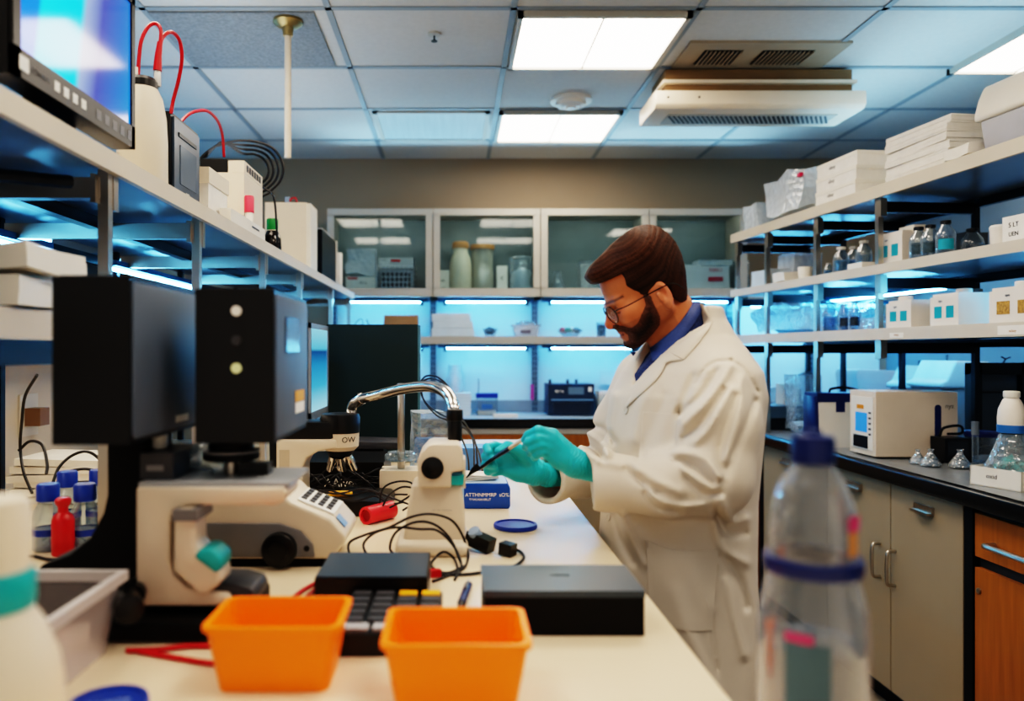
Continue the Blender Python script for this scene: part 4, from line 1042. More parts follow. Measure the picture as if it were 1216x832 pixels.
# -- upper rack shelf ---------------------------------------------------------------------------------
zu = 1.7625
mt = thing('rack_monitor', 'large monitor with bright blue and cyan screen on the rack shelf', 'monitor', (-.70, 1.34, zu))
y0, y1, zb, zt = 1.123-1.34, 1.551-1.34, .032, .34
part('casing', MB().box(-.0, .04, y0, y1, zb, zt, .004), M_black, mt)
M_scr = bpy.data.materials.new('monitor picture'); M_scr.use_nodes = True
screen_mat(M_scr, 1, [(0, '#0c63d8'), (.10, '#0c63d8'), (.13, '#06c2e6'), (.42, '#05b4e0'), (.47, '#6f7fa8'), (.62, '#3a3f86'), (.8, '#2a4f9a'), (1, '#1762a8')], 1.6, -.12, .08)
part('screen', MB().box(.04, .042, y0+.018, y1-.014, zb+.042, zt-.015), M_scr, mt)
f = MB()
for a, bb, c, d in ((y0, y0+.02, zb, zt), (y1-.015, y1, zb, zt), (y0, y1, zb, zb+.044), (y0, y1, zt-.016, zt)): f.box(.038, .046, a, bb, c, d, .001)
bz = part('bezel', f, M_black, mt)
part('maker_badge', MB().box(.046, .0466, y0+.015, y0+.04, zb+.012, zb+.034), M_whitelab, bz)
b = text_mb('DIYMLA', .014); b._xf(b.bm.verts[:], (.0468, y0+.075, zb+.022), (0, 0, PI/2)); part('lettering', b, M_grey, bz)
for k in range(4): part('button_mark', MB().box(.046, .0466, y0+.115+.03*k, y0+.131+.03*k, zb+.014, zb+.03), M_whitelab, bz)
for k in range(5): part('button_mark', MB().box(.046, .0466, y0+.26+.033*k, y0+.278+.033*k, zb+.012, zb+.03), M_grey, bz)
part('stand', MB().box(-.03, .0, -.06, .06, .008, .16, .004).box(-.16, .025, -.12, .12, 0, .01, .003), M_black, mt)

t = thing('domed_canister', 'beige domed canister with black cap and red leads, behind the rack monitor', 'canister', (-.725, 1.76, zu))
part('body', MB().lathe([(0, 0), (.054, 0), (.056, .004), (.056, .10), (.053, .16), (.045, .205), (.032, .232), (0, .236)]), M_cream, t)
part('cap', MB().lathe([(0, .228), (.034, .228), (.034, .244), (.028, .252), (0, .252)]), M_black, t)
for x, y, nm in ((-.012, -.012, 'socket'), (.03, .012, 'socket')): part(nm, MB().cyl((x, y, .238), .008, .036, 14, bev=.001), mat('clear socket', '#d8d6d2', .2), t)
cc = Vector((-.725, 1.76, zu))
for lab, pts, sl in (('red lead arching from the canister top behind the monitor edge', [(164, 90, 1.75), (165, 70, 1.75), (168, 48, 1.75), (176, 32, 1.76), (185, 28, 1.77), (191, 36, 1.77), (190, 55, 1.77), (187, 78, 1.77)], True),
                 ('red lead arching from the canister down behind the black handheld meter', [(187, 88, 1.77), (190, 60, 1.77), (193, 45, 1.78), (203, 38, 1.8), (213, 48, 1.84), (216, 70, 1.86), (212, 95, 1.88), (206, 118, 1.9), (203, 135, 1.9)], False),
                 ('red lead arching between the black handheld meter and the white box', [(213, 150, 2.0), (218, 141, 2.03), (230, 133, 2.1), (246, 132, 2.25), (258, 143, 2.4), (264, 160, 2.5), (266, 186, 2.55)], False)):
    pp = [W(*p) for p in pts]; o = pp[-1].copy()
    t = thing('red_lead', lab, 'cable', o, group='red leads on the rack')
    part('lead', MB().tube([v-o for v in pp], .0044, 8, 7), M_red, t)
    if sl: part('sleeve', MB().tube([W(190, 50, 1.77)-o, W(188, 66, 1.77)-o, W(187, 84, 1.77)-o], lambda q: .006+.004*q, 10, 4), M_red, t)
t = thing('handheld_meter', 'black and grey handheld meter standing on the rack shelf', 'meter', (-.735, 2.0, zu))
part('body', MB().box(-.03, .022, -.1, .105, 0, .222, .014, 3), M_black, t)
fc = part('face', MB().box(.018, .028, -.088, .098, .008, .212, .008, 3), mat('slate face', '#4b5a6b', .3, var=.05), t)
part('screen', MB().box(.027, .030, -.05, .07, .05, .15, .003), mat('slate screen', '#6d7c8c', .15), fc)
part('slot', MB().box(.027, .0305, -.06, .07, .17, .18, .001), M_black, fc)
b = text_mb('~ IMD', .016); b._xf(b.bm.verts[:], (.0285, .0, .03), (0, 0, PI/2)); part('lettering', b, M_whitelab, fc)
t = thing('lidded_box', 'small white box with a lip lid beside the handheld meter', 'box', (-.732, 2.25, zu))
part('box', MB().box(-.03, .03, -.09, .09, 0, .10, .005), M_paper, t)
part('lid', MB().box(-.034, .034, -.095, .095, .1, .145, .012, 3), M_cream, t)
t = thing('dark_topped_box', 'taller cream box with dark top, the red lead plugged into it', 'box', (-.77, 2.62, zu))
part('box', MB().box(-.07, .075, -.12, .12, 0, .21, .006), M_cream, t)
part('dark_top', MB().box(-.07, .02, -.118, .1, .211, .255, .004), M_black, t)
part('cream_top', MB().box(.022, .075, -.118, .118, .211, .25, .006), M_cream, t)
s = MB()
for k in range(6): s.box(.075, .0765, -.09+.032*k, -.07+.032*k, .22, .242)
part('vent_slots', s, M_dgrey, t)
t = thing('flat_box', 'flat white box with a dark slot at the front edge of the rack shelf', 'box', (-.672, 2.43, zu))
part('box', MB().box(-.02, .014, -.2, .2, 0, .042, .004), M_white, t)
part('slot', MB().box(.0135, .0148, .03, .12, .022, .028), M_dgrey, t)
o = Vector((-.678, 2.5, zu+.0425))
bottle('pink_capped_bottle', 'small bottle with a pink cap on the flat white box', o, [(0, 0), (.013, 0), (.0135, .03), (.010, .04), (0, .04)], [(0, .034), (.016, .035), (.0165, .085), (.014, .09), (0, .09)], M_white, mat('pink cap', '#e8485e', .4))
bottle('brown_bottle', 'dark brown bottle with a green cap before the big cream box', (-.705, 2.93, zu), [(0, 0), (.033, 0), (.035, .004), (.033, .055), (.022, .085), (.018, .09), (0, .09)], [(0, .088), (.021, .088), (.022, .094), (.022, .128), (.02, .132), (0, .132)], mat('brown glass', '#1d120d', .12, spec=.7), mat('green cap', '#1a8a43', .4), extra=[('neck_band', [(.018, .080), (.0228, .081), (.021, .088), (0, .088)], M_cream)])
t = thing('cream_cabinet_box', 'big cream metal box on the rack shelf, the largest box there', 'box', (-.77, 3.585, zu))
part('box', MB().box(-.105, .085, -.09, .075, 0, .308, .006), M_cream, t)
part('door_edge', MB().box(.085, .105, -.085, .08, .004, .304, .006), M_white, t)
part('clip', MB().box(-.02, .0, -.06, -.04, .308, .34, .003), mat('grey blue cap', '#8ea4bd', .4), t)
part('red_loop', MB().tube([(.0, -.05, .32), (.01, -.05, .335), (.028, -.05, .335), (.036, -.05, .31)], .004, 8, 5), M_red, t)
t = thing('black_unit', 'black upright unit with a white rear rim beyond the big cream box', 'device', (-.745, 4.05, zu))
part('case', MB().box(-.09, .078, -.24, .2, 0, .235, .006), mat('navy black case', '#0a0e18', .3), t)
part('rim', MB().box(-.09, .082, .2, .225, .0, .24, .006), M_white, t)
part('top_cover', MB().box(-.088, .076, -.236, .198, .235, .243, .003), M_alu, t)
single('white_canister', MB().lathe([(0, 0), (.029, 0), (.03, .003), (.03, .195), (.027, .2), (0, .2)]), M_white, 'plain white canister at the far end of the rack shelf', 'canister', (-.69, 4.45, zu))
for lab, off in (('black cable in the thick bundle arching over the rack boxes, outermost', 0), ('black cable in the arching rack bundle, second from outside', 1), ('black cable in the arching rack bundle, third from outside', 2), ('black cable in the arching rack bundle, innermost', 3)):
    k = off*.13
    base = [(238, 188), (250, 177), (262, 172), (284, 167), (308, 169), (326, 178), (336, 196), (333, 214), (320, 228), (309, 241)]
    cx, cy = 292, 205
    pp = [W(x+(cx-x)*k*(1 if x > 280 else .3), y+(cy-y)*k*(1 if x > 280 else -.2), 2.80+.02*off) for x, y in base]; pp.append(Vector((pp[-1].x-.02, 2.9, zu+.006)))
    o = pp[-1].copy(); single('cable', MB().tube([v-o for v in pp], 0.0046, 8, 7), M_cable, lab, 'cable', o, group='black cable bundle on the rack')
pp = [W(296, 221, 2.8), W(305, 219, 2.8), W(318, 226, 2.8), W(326, 238, 2.8)]; pp.append(Vector((pp[-1].x, 2.85, zu+.006)))
single('cable', MB().tube([v-pp[-1] for v in pp], .004, 8, 6), M_cable, 'short black cable below the arching bundle, by the pink cap', 'cable', pp[-1])

# -- clear bottle on the bench return near the camera ---------------------------------------------------
bx, bd = W(965, 0, .68).x, .68
t = thing('clear_bottle', 'large clear bottle with navy cap and navy ring close to the camera', 'bottle', (bx, bd, ZB))
s = bd/FPX
def zp(py): return (CAMZ-(py-VY)*s)-ZB
part('bottle', MB().lathe([(0, .001), (.040, .001), (.0455, .006), (.046, zp(750)), (.0445, zp(720)), (.039, zp(690)), (.036, zp(675)), (.036, zp(655)), (.0365, zp(630)), (.034, zp(600)), (.026, zp(570)), (.0185, zp(556)), (.0165, zp(545))], seg=48), thin('water bottle plastic', '#dfe4ea', '#c6cdd6', .05, .12, .9, .55, power=.5), t)
part('cap', MB().lathe([(.0165, zp(550)), (.0185, zp(549)), (.0185, zp(522)), (.017, zp(517)), (.008, zp(515)), (.007, zp(510)), (0, zp(510))], seg=36), M_navy, t)
part('ring', MB().lathe([(.0365, zp(678)), (.041, zp(676)), (.042, zp(667)), (.041, zp(659)), (.0365, zp(658))], seg=40), mat('navy ring', '#1b2b66', .35), t)
part('water', MB().lathe([(0, .004), (.042, .004), (.0435, .012), (.0435, zp(760)), (0, zp(760))], seg=40), thin('water', '#cfd6de', '#9aa5b2', .05, .1, .6, .6), t)
lb = MB(); lb.sheet([[(.0465*math.cos(a), .0465*math.sin(a), z) for a in np.linspace(-2.5, -1.7, 10)] for z in (zp(830), zp(745))]); part('label', lb, mat('teal grey label', '#4f6b78', .5), t)
lb = MB(); lb.sheet([[(.0467*math.cos(a), .0467*math.sin(a), z) for a in np.linspace(-2.5, -2.0, 8)] for z in (zp(745), zp(735))]); part('label_stripe', lb, mat('pink label', '#c8407a', .5), t)
lb = MB(); lb.sheet([[(.0372*math.cos(a), .0372*math.sin(a), z) for a in np.linspace(-1.15, -.6, 8)] for z in (zp(622), zp(605))]); part('pink_sticker', lb, MATS['pink label'], t)
lb = MB(); lb.sheet([[(.0372*math.cos(a), .0372*math.sin(a), z) for a in np.linspace(-1.15, -.8, 8)] for z in (zp(650), zp(623))]); part('orange_sticker', lb, mat('amber label', '#c88a50', .5), t)
# ================================================================== things on the side rack
def rs_at(n, D, z): return Vector((rs_front(D)+n, D, z))
ZT, ZM, ZL = SH['top'][1]+.0025, SH['mid'][1]+.0025, SH['low'][1]+.0025
M_cap = mat('black cap', '#14161c', .4, var=.04)
M_jug = mat('white jug plastic', '#e6ddd0', .4, var=.03)
M_aqua = mat('aqua label', '#1c9fb4', .5, var=.05)
M_ocre = mat('ochre label', '#c99a4a', .5, var=.3, vscale=120)
M_liq = thin('blue bottle liquid', '#7cc8e0', '#4aa6cc', .08, .25, .8, .4)
def bag(name, label, loc, dims, seed, m, cat='plastic bag', a=.02, parts=(), rz=RSA, group=None, scale=14):
    t = thing(name, label, cat, loc, rz, group)
    b = MB().box(-dims[0]/2, dims[0]/2, -dims[1]/2, dims[1]/2, 0, dims[2], min(dims)*.25, 2).subdiv(2); b.jitter(a, scale, seed)
    mz = min(v.co.z for v in b.bm.verts)
    for v in b.bm.verts: v.co.z -= mz
    part('bag', b, m, t)
    return t
M_milky = thin('milky bag', '#e6eef4', '#e2ecf4', .25, .5, .95, .25, bump=.8, bscale=30)
t = bag('plastic_bag', 'big pale plastic bag with a red tag on the top shelf of the side rack', rs_at(.16, 3.93, ZT), (.22, .36, .2), 3, M_milky, a=.05, scale=9)
part('red_tag', MB().box(-.11, -.07, -.17, -.14, .19, .207, .004), mat('pink tag', '#d8265a', .5), t)
t = bag('plastic_bag', 'small pale plastic bag at the far end of the top shelf of the side rack', rs_at(.1, 4.24, ZT), (.12, .16, .13), 6, M_milky, a=.02)
for k in range(3):
    t = thing('flat_carton', 'small white carton on the side rack top shelf, '+['bottom of its stack of three', 'middle of its stack of three', 'top of its stack of three'][k], 'carton', rs_at(.105+.004*k, 3.42, ZT+.063*k), RSA, 'white cartons beside the paper stack')
    part('carton', MB().box(-.085, .085, -.15, .15, 0, .048, .004), M_paper, t)
    part('lid', MB().box(-.087, .087, -.152, .152, .046, .0625, .004), M_white, t)
    text('ulbuy', .022, M_grey, t, (-.0875, .03, .03), (0, 0, -PI/2))
zz0 = ZT
PL = ['bottom', 'second from bottom', 'third from bottom', 'third from top', 'second from top', 'top']
for k in range(6):
    t = thing('paper_bundle', 'white bundle of folded paper, '+PL[k]+' of the tall stack on the side rack', 'paper bundle', rs_at(.2+.006*(k % 2), 2.94, zz0), RSA+.03*((k % 3)-1), 'paper bundles on the side rack')
    h = .030
    for j in range(4):
        b = MB().box(-.165+.004*random.random(), .165, -.17-.006*random.random(), .17, h/4*j, h/4*(j+1)-.0006, .001)
        part('sheet', b, M_paper, t)
    zz0 += h+.0008
bag('paper_scrap', 'crumpled white sheet on the side rack between paper stack and lidded bin', rs_at(.06, 2.70, ZT), (.07, .12, .04), 9, M_paper, 'paper', .012)
t = thing('lidded_bin', 'white plastic bin with a big curved lid, nearest end of the top shelf', 'bin', rs_at(.24, 2.44, ZT), RSA)
part('tub', MB().prism([(-.17, 0), (.17, 0), (.19, .115), (-.19, .115)], -.20, .20, .012, 3), mat('pale grey tub', '#b9bbc2', .4), t)
l = part('lid', MB().prism([(-.20, .112), (.2, .112), (.2, .135), (.17, .2), (.14, .245), (-.12, .25), (-.165, .235), (-.185, .19), (-.20, .135)], -.215, .215, .012, 3), M_white, t)
part('handle', MB().box(-.05, .06, -.05, .05, .248, .315, .012, 3), M_cream, l)
part('label', MB().box(.01, .08, -.2155, -.2150, .03, .08), M_paper, t)

# middle shelf
bag('clear_canister_bag', 'pale clear bag at the far end of the middle shelf, against the rear rail', rs_at(.26, 4.14, ZM), (.16, .16, .17), 12, M_milky, a=.01)
bag('cloth_bundle', 'folded pale blue cloth at the far end of the middle shelf', rs_at(.12, 4.18, ZM), (.11, .22, .085), 14, mat('pale cloth', '#c9d9e4', .7, var=.08), 'cloth', .012)
single('white_cup', MB().lathe([(0, 0), (.03, 0), (.034, .062), (.033, .064), (0, .064)]), M_white, 'white cup beside the folded cloth on the middle shelf', 'cup', rs_at(.09, 3.78, ZM))
bag('white_cloth', 'white rag between the folded cloth and the white cup', rs_at(.06, 3.90, ZM), (.08, .1, .045), 21, M_white, 'cloth', .008)
def cbottle(name, label, loc, h, r, liquid, cap, group, lab=None, s=1):
    t = bottle(name, label, loc, [(0, 0), (r*.94, 0), (r, .004), (r, h*.55), (r*.9, h*.68), (r*.45, h*.86), (r*.42, h*.95)], [(r*.5, h*.9), (r*.54, h*.91), (r*.54, h*.99), (r*.48, h), (0, h)], M_clearb, cap, 'bottle', group, seg=20,
               extra=[('liquid', [(0, .002), (r*.93, .002), (r*.96, h*.5), (0, h*.5)], liquid)])
    if lab:
        b = MB(); b.sheet([[(r*1.02*math.cos(a), r*1.02*math.sin(a), z) for a in np.linspace(-2.9, -1.3, 10)] for z in (h*.15, h*.45)]); part('label', b, lab, t)
    return t
for px, n, h, r, liq, cap, lab in ((984, .16, .075, .022, M_liq, M_alu, 'shortest clear bottle with turquoise liquid on the middle shelf'), (999, .10, .125, .036, M_liq, M_white, 'wide bottle with blue liquid on the middle shelf, between two others'),
                                   (1014, .17, .13, .034, M_liq, M_alu, 'blue-tinted bottle behind the wide one on the middle shelf'), (1026, .10, .13, .034, M_clearb, M_alu, 'colourless clear bottle standing by the white dish on the middle shelf')):
    D = rs_D(px, n); cbottle('clear_bottle', lab, rs_at(n, D, ZM), h, r, liq, cap, 'blue-tinted bottles on the middle shelf')
single('white_dish', MB().box(-.035, .035, -.05, .05, 0, .022, .005), M_white, 'low white dish at the shelf edge before the colourless bottle', 'dish', rs_at(.045, rs_D(1024, .045), ZM), RSA)
def jug(label, n, D, w, d, h, z, lab, group, cap=True, second=False):
    """w across (away from the aisle), d along the shelf; two square labels on the aisle face"""
    t = thing('reagent_jug', label, 'jug', rs_at(n+w/2, D, z), RSA, group)
    part('body', MB().box(-w/2, w/2, -d/2, d/2, 0, h*.78, .018, 3).box(-w/2+.006, w/2-.006, -d/2+.006, d/2-.006, h*.7, h*.86, .014, 3), M_jug, t)
    if cap: part('cap', MB().cyl((-w*.1, d*.15, h*.85), .026, h*.16, 20, bev=.003), M_jug, t)
    if second: part('shoulder', MB().box(-w*.1, w/2, -d/2, d*.1, h*.7, h, .018, 3), M_jug, t)
    for k in (-1, 1): part('label', MB().box(-w/2-.0012, -w/2-.0002, k*d*.21-d*.13, k*d*.21+d*.13, h*.2, h*.52), lab, t)
    text('nyo', .013, M_dgrey, t, (-w/2-.0014, d*.12, h*.66), (0, 0, -PI/2))
    return t
jug('white jug with two aqua labels on the middle shelf, beside the dark-capped bottles', .055, 3.1, .13, .15, .15, ZM, M_aqua, 'white labelled jugs', False, True)
for px, n, lab in ((1091, .075, 'dark-capped clear bottle on the middle shelf, next to the white jug'), (1105, .085, 'dark-capped clear bottle on the middle shelf, between two alike'), (1123, .075, 'dark-capped clear bottle with the biggest blue label on the middle shelf')):
    D = rs_D(px, n); cbottle('capped_bottle', lab, rs_at(n, D, ZM), .128, .033, M_clearb, M_cap, 'dark-capped bottles on the middle shelf', M_aqua if px > 1110 else mat('dark label', '#3c5560', .5, var=.3, vscale=90))
cbottle('capped_bottle', 'dark-capped grey bottle standing behind the blue-labelled one', rs_at(.3, rs_D(1155, .3), ZM), .125, .04, thin('grey liquid', '#8a9aa6', '#6f808c', .1, .4, .8, .4), M_cap, 'dark-capped bottles on the middle shelf')
single('grey_box', MB().box(-.05, .05, -.09, .09, 0, .12, .005), mat('dull grey box', '#59646e', .5), 'grey box at the rear of the middle shelf behind the dark-capped bottles', 'box', rs_at(.36, 3.12, ZM), RSA)  # even grey base colour
t = thing('round_tub', 'round white lidded tub beside the printed white box on the middle shelf', 'tub', rs_at(.1, 2.586, ZM))
part('tub', MB().lathe([(0, 0), (.033, 0), (.035, .06), (0, .06)]), M_jug, t); part('lid', MB().lathe([(0, .058), (.036, .058), (.037, .066), (.033, .073), (0, .074)]), M_white, t)
t = thing('printed_box', 'white box with black printing at the near end of the middle shelf', 'box', rs_at(.09, 2.44, ZM), RSA)
part('box', MB().box(-.05, .05, -.075, .075, 0, .085, .003), M_paper, t)
text('5 LT', .022, M_black, t, (-.0505, .03, .055), (0, 0, -PI/2)); text('UEN', .02, M_black, t, (-.0505, .03, .025), (0, 0, -PI/2))

# lowest shelf
t = bag('film_heap', 'heap of crumpled clear blue-lit film on the lowest shelf of the side rack', rs_at(.24, 3.98, ZL), (.28, .72, .12), 31, thin('blue film', '#bfe2f2', '#a9d4ea', .12, .35, .9, .5, bump=1, bscale=40), 'plastic film', .06, scale=16)
cbottle('blue_bottle', 'narrow-necked blue bottle by the film heap on the lowest shelf', rs_at(.1, rs_D(986, .1), ZL), .13, .036, M_liq, M_clearb, 'bottles on the lowest shelf')
for px, n, lab in ((1003, .10, 'clear bottle with a dark label on the lowest shelf, beside the blue bottle'), (1015, .10, 'clear bottle with a dark label on the lowest shelf, beside the labelled jug')):
    cbottle('labelled_bottle', lab, rs_at(n, rs_D(px, n), ZL+.001), .13, .027, M_clearb, M_clearb, 'bottles on the lowest shelf', mat('dark print label', '#2c3a48', .5, var=.3, vscale=90))
bag('flat_film', 'flat crumpled clear wrap in front of the dark-labelled bottles', rs_at(.12, 3.24, ZL), (.1, .14, .045), 33, M_crump, 'plastic film', .012)
jug('white jug with two aqua labels on the lowest shelf, smaller one nearer the film heap', .03, 3.01, .12, .145, .125, ZL, M_aqua, 'white labelled jugs')
jug('white jug with two aqua labels on the lowest shelf, wide one in the middle', .03, 2.77, .24, .14, .135, ZL, M_aqua, 'white labelled jugs')
jug('white jug with two ochre labels at the near end of the lowest shelf', .03, 2.46, .16, .2, .135, ZL, M_ocre, 'white labelled jugs')
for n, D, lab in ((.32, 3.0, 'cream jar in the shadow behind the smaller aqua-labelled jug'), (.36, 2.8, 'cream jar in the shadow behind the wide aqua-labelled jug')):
    bottle('shadow_jar', lab, rs_at(n, D, ZL), [(0, 0), (.045, 0), (.047, .004), (.047, .1), (.03, .12), (0, .12)], [(0, .118), (.034, .118), (.034, .15), (.03, .153), (0, .153)], mat('cream painted shade', '#8d8478', .5), mat('cream painted shade', '#8d8478', .5))  # cream jar darkened, the shelf shade put into its colour
for D, lab, zk in ((2.97, 'small', 'low'), (2.42, 'wide', 'low')):
    t = thing('shelf_tag', lab+(' paper tag stuck on the lowest shelf edge under the smaller jug' if lab == 'small' else ' paper tag on the lowest shelf edge under the ochre-labelled jug'), 'label', rs_at(-.0006, D, SH[zk][0]+.006), RSA)
    w = .04 if lab == 'small' else .06
    part('paper', MB().box(-.0008, 0, -w, w, 0, .03 if lab == 'wide' else .02), M_paper, t)
    text('ncbuy', .012, mat('ochre print', '#a8702c', .6), t, (-.001, 0, .012), (0, 0, -PI/2))

# ================================================================== things on the side counter
CZ = ZC+.0005
t = thing('white_analyser', 'big rounded white benchtop analyser with a navy stripe on the side counter', 'analyser', (1.86, 3.15, CZ), 0); t.scale = (1, .52, 1)
hw, hd, h = .165, .19, .27
part('body', MB().box(-hw, hw, -hd, hd, .008, h, .032, 4), M_mwhite, t)
part('foot', MB().box(-hw+.02, hw-.02, -hd+.02, hd-.02, 0, .012), M_blackm, t)
part('stripe', MB().prism([(.085+.013*math.cos(a), (.058 if math.sin(a) < 0 else .205)+.013*math.sin(a)) for a in np.linspace(0, 2*PI, 24, endpoint=False)], -hd-.002, -hd+.004), M_navy, t)
text('nyz', .026, M_dgrey, t, (.132, -hd-.0012, .212), None)
fp = part('front_panel', MB().prism([(.035, -hd+.015), (.245, -hd+.015), (.26, -hd+.03), (.262, hd-.03), (.245, hd-.012), (.035, hd-.012), (.02, hd-.03), (.02, -hd+.03)], 0, .001, 0, axis='x') if False else
          MB().box(-hw-.004, -hw+.006, -hd+.03, hd-.03, .03, h-.025, .012, 3), M_white, t)
part('screen', MB().box(-hw-.0055, -hw-.003, -.08, .09, .10, .18, .001), mat('blue lcd', '#2d6fb8', .2, emit='#3c86d8', estr=.5), fp)
part('orange_badge', MB().box(-hw-.0055, -hw-.003, -.03, .07, .195, .212, .001), mat('orange badge', '#e09020', .4), fp)
part('sample_port', MB().box(-hw-.006, -hw-.003, -.09, .12, .035, .085, .003), M_black, fp)
for k in range(5): part('button', MB().box(-hw-.006, -hw-.003, -.135, -.105, .09+.022*k, .098+.022*k), M_dgrey, fp)

t = thing('cool_box', 'white box with navy lid and navy side beside the white analyser', 'cool box', (1.775, 3.47, CZ)); t.scale = (1, .5, 1)
part('box', MB().box(-.135, .135, -.12, .12, 0, .205, .012, 3), M_white, t)
part('lid', MB().box(-.145, .14, -.128, .128, .205, .245, .016, 3), M_navy, t)
part('side_panel', MB().prism([(-.13, .0), (.13, .0), (.127, .23), (-.1, .23)], -.15, -.1355, .004, axis='x'), M_navy, t)
part('latch', MB().box(-.06, -.02, -.1235, -.119, .16, .207, .002), M_navy, t)
part('handle', MB().tube([(-.06, 0, .245), (-.05, 0, .262), (.01, .0, .268), (.06, 0, .258), (.08, 0, .247)], .006, 8, 5), M_black, t)
o = W(1032, 0, 4.45)
t = thing('grey_hopper', 'pale grey slant-sided bin behind the cool box', 'bin', (o.x, 4.45, CZ))
part('bin', MB().prism([(-.1, 0), (.15, 0), (.17, .24), (.16, .32), (-.13, .33), (-.14, .3)], -.12, .12, .006), mat('pale grey blue', '#a3b1ba', .5), t)
for px, D, s, lab in ((1132, 3.62, 1.0, 'large pale lidded container behind the white analyser, nearer one'), (1098, 4.02, .92, 'pale lidded container half hidden behind another by the analyser')):
    o = W(px, 0, D)
    t = thing('lidded_container', lab, 'container', (o.x, D, CZ), 0, 'pale lidded containers on the side counter'); t.scale = (s, s, s)
    part('tub', MB().prism([(-.12, 0), (.12, 0), (.135, .265), (-.135, .265)], -.12, .12, .012, 3), mat('pale plastic painted shade', '#9aa3a8', .5), t)  # white container greyed, with its shade put into tub and lid colours
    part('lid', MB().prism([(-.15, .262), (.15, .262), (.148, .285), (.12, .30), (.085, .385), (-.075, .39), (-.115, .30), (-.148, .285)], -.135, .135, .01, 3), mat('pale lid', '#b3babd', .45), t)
    part('knob', MB().cyl((-.03, 0, .388), .006, .03, 10), M_dgrey, t)
D = 3.22; o = W(1190, 0, D)
t = thing('black_frame_unit', 'black open frame unit behind the white-capped bottle on the side counter', 'device', (o.x, D, CZ))
f = MB(); f.box(-.125, -.085, 0, .05, 0, .385, .004).box(.085, .125, 0, .05, 0, .385, .004).box(-.125, .125, 0, .05, .335, .385, .004).box(-.125, .125, -.04, .1, 0, .03, .004)
part('frame', f, M_black, t)
part('back_panel', MB().box(-.087, .087, .03, .04, .03, .34), mat('slate panel', '#3f4b55', .4), t)
part('cross_bar', MB().box(-.087, .087, .018, .03, .255, .262), M_black, t)
part('sprig', MB().tube([(.02, .02, .385), (.03, .02, .4), (.05, .02, .408)], .003, 6, 4).tube([(.03, .02, .4), (.01, .02, .41)], .003, 6, 4), M_black, t)
D = 2.93; o = W(1141, 0, D)
t = thing('small_black_device', 'small black device with cables between analyser and clear flasks', 'device', (o.x, D+.05, CZ))
part('case', MB().box(-.055, .055, -.04, .05, 0, .095, .006), M_dark, t)
part('screen', MB().box(-.045, .035, -.0415, -.0395, .03, .085, .002), mat('dark screen', '#2a3038', .1), t)
part('top_coil', MB().tube([(-.05, 0, .1), (-.02, .02, .13), (.03, .0, .14), (.05, .02, .11), (.0, .03, .105)], .005, 8, 5), M_dark, t)
part('cord', MB().tube([(-.05, -.03, .008), (-.075, -.05, .006), (-.10, -.03, .014), (-.115, .0, .006)], .006, 8, 5), M_black, t)
t = thing('vial', 'tall clear vial standing beside the small black device', 'vial', (W(1158, 0, 2.84).x, 2.84, CZ))
part('tube', MB().cyl((0, 0, 0), .011, .17, 16), M_clearb, t); part('cap', MB().cyl((0, 0, .12), .013, .05, 16), mat('vial cap', '#6f7880', .4), t); part('base_dish', MB().cyl((0, 0, .0), .02, .006, 20), M_clear, t)
t = thing('blue_stand', 'dark blue round lid on a short clear tub behind the vial', 'tub', (W(1165, 0, 2.98).x, 2.98, CZ))
part('tub', MB().lathe([(0, 0), (.045, 0), (.048, .1), (0, .1)]), M_clearb, t); part('lid', MB().lathe([(0, .1), (.058, .1), (.06, .115), (.055, .12), (0, .12)]), M_navy, t)
for px, py, s, lab in ((1090, 551, .85, 'tiny clear conical flask nearest the white analyser'), (1105, 554, 1, 'tiny clear conical flask, the squat one among three'), (1140, 556, 1.05, 'tiny clear conical flask beside the white tray box')):
    D = Dz(py, ZC); o = W(px, py, D)
    t = thing('glass_flask', lab, 'flask', (o.x, o.y, CZ), group='tiny conical flasks on the side counter'); t.scale = (s, s, s)
    part('flask', MB().lathe([(0, .001), (.03, .001), (.036, .006), (.033, .018), (.018, .038), (.009, .052), (.008, .06), (.011, .066)], seg=20), thin('cut glass', '#dfeaf0', '#e6ecee', .02, .25, .95, .7, bump=1, bscale=90), t)
    part('contents', MB().lathe([(0, .003), (.028, .003), (.03, .01), (.02, .025), (0, .028)], seg=14), mat('flask contents', '#8fa4b4', .3, var=.4, vscale=120), t)
o = (W(1153, 575, 2.465)+W(1206, 584, 2.33))/2; ang = math.atan2(.046, .135)
t = thing('tray_box', 'white tray box printed oxid, holding the clear cone, at the counter edge', 'box', (o.x+.075, o.y+.02, CZ), ang)
f = MB(); a, bq, hh = .075, .082, .062
f.box(-a, a, -bq, -bq+.004, 0, hh, .001).box(-a, a, bq-.004, bq, 0, hh, .001).box(-a, -a+.004, -bq, bq, 0, hh, .001).box(a-.004, a, -bq, bq, 0, hh, .001).box(-a, a, -bq, bq, 0, .004)
part('tray', f, M_white, t); text('oxid', .02, M_dgrey, t, (-a-.0006, .01, .035), (0, 0, -PI/2))
t = thing('clear_cone', 'crumpled clear plastic cone with turquoise contents in the white tray box', 'plastic cone', (o.x+.075, o.y+.02, CZ+.006), ang)
b = MB().lathe([(.072, 0), (.072, .055), (.064, .075), (.045, .125), (.032, .165), (.0, .166)], seg=24, sx=.95, sy=1.05); b.jitter(.006, 30, 7); part('cone', b, M_crump, t)
b = MB().sph((0, -.01, .045), .05, 1, 1, .9, 16, 10); b.jitter(.02, 35, 4); part('contents', b, mat('turquoise contents', '#55c6bd', .4, var=.5, vscale=50), t)
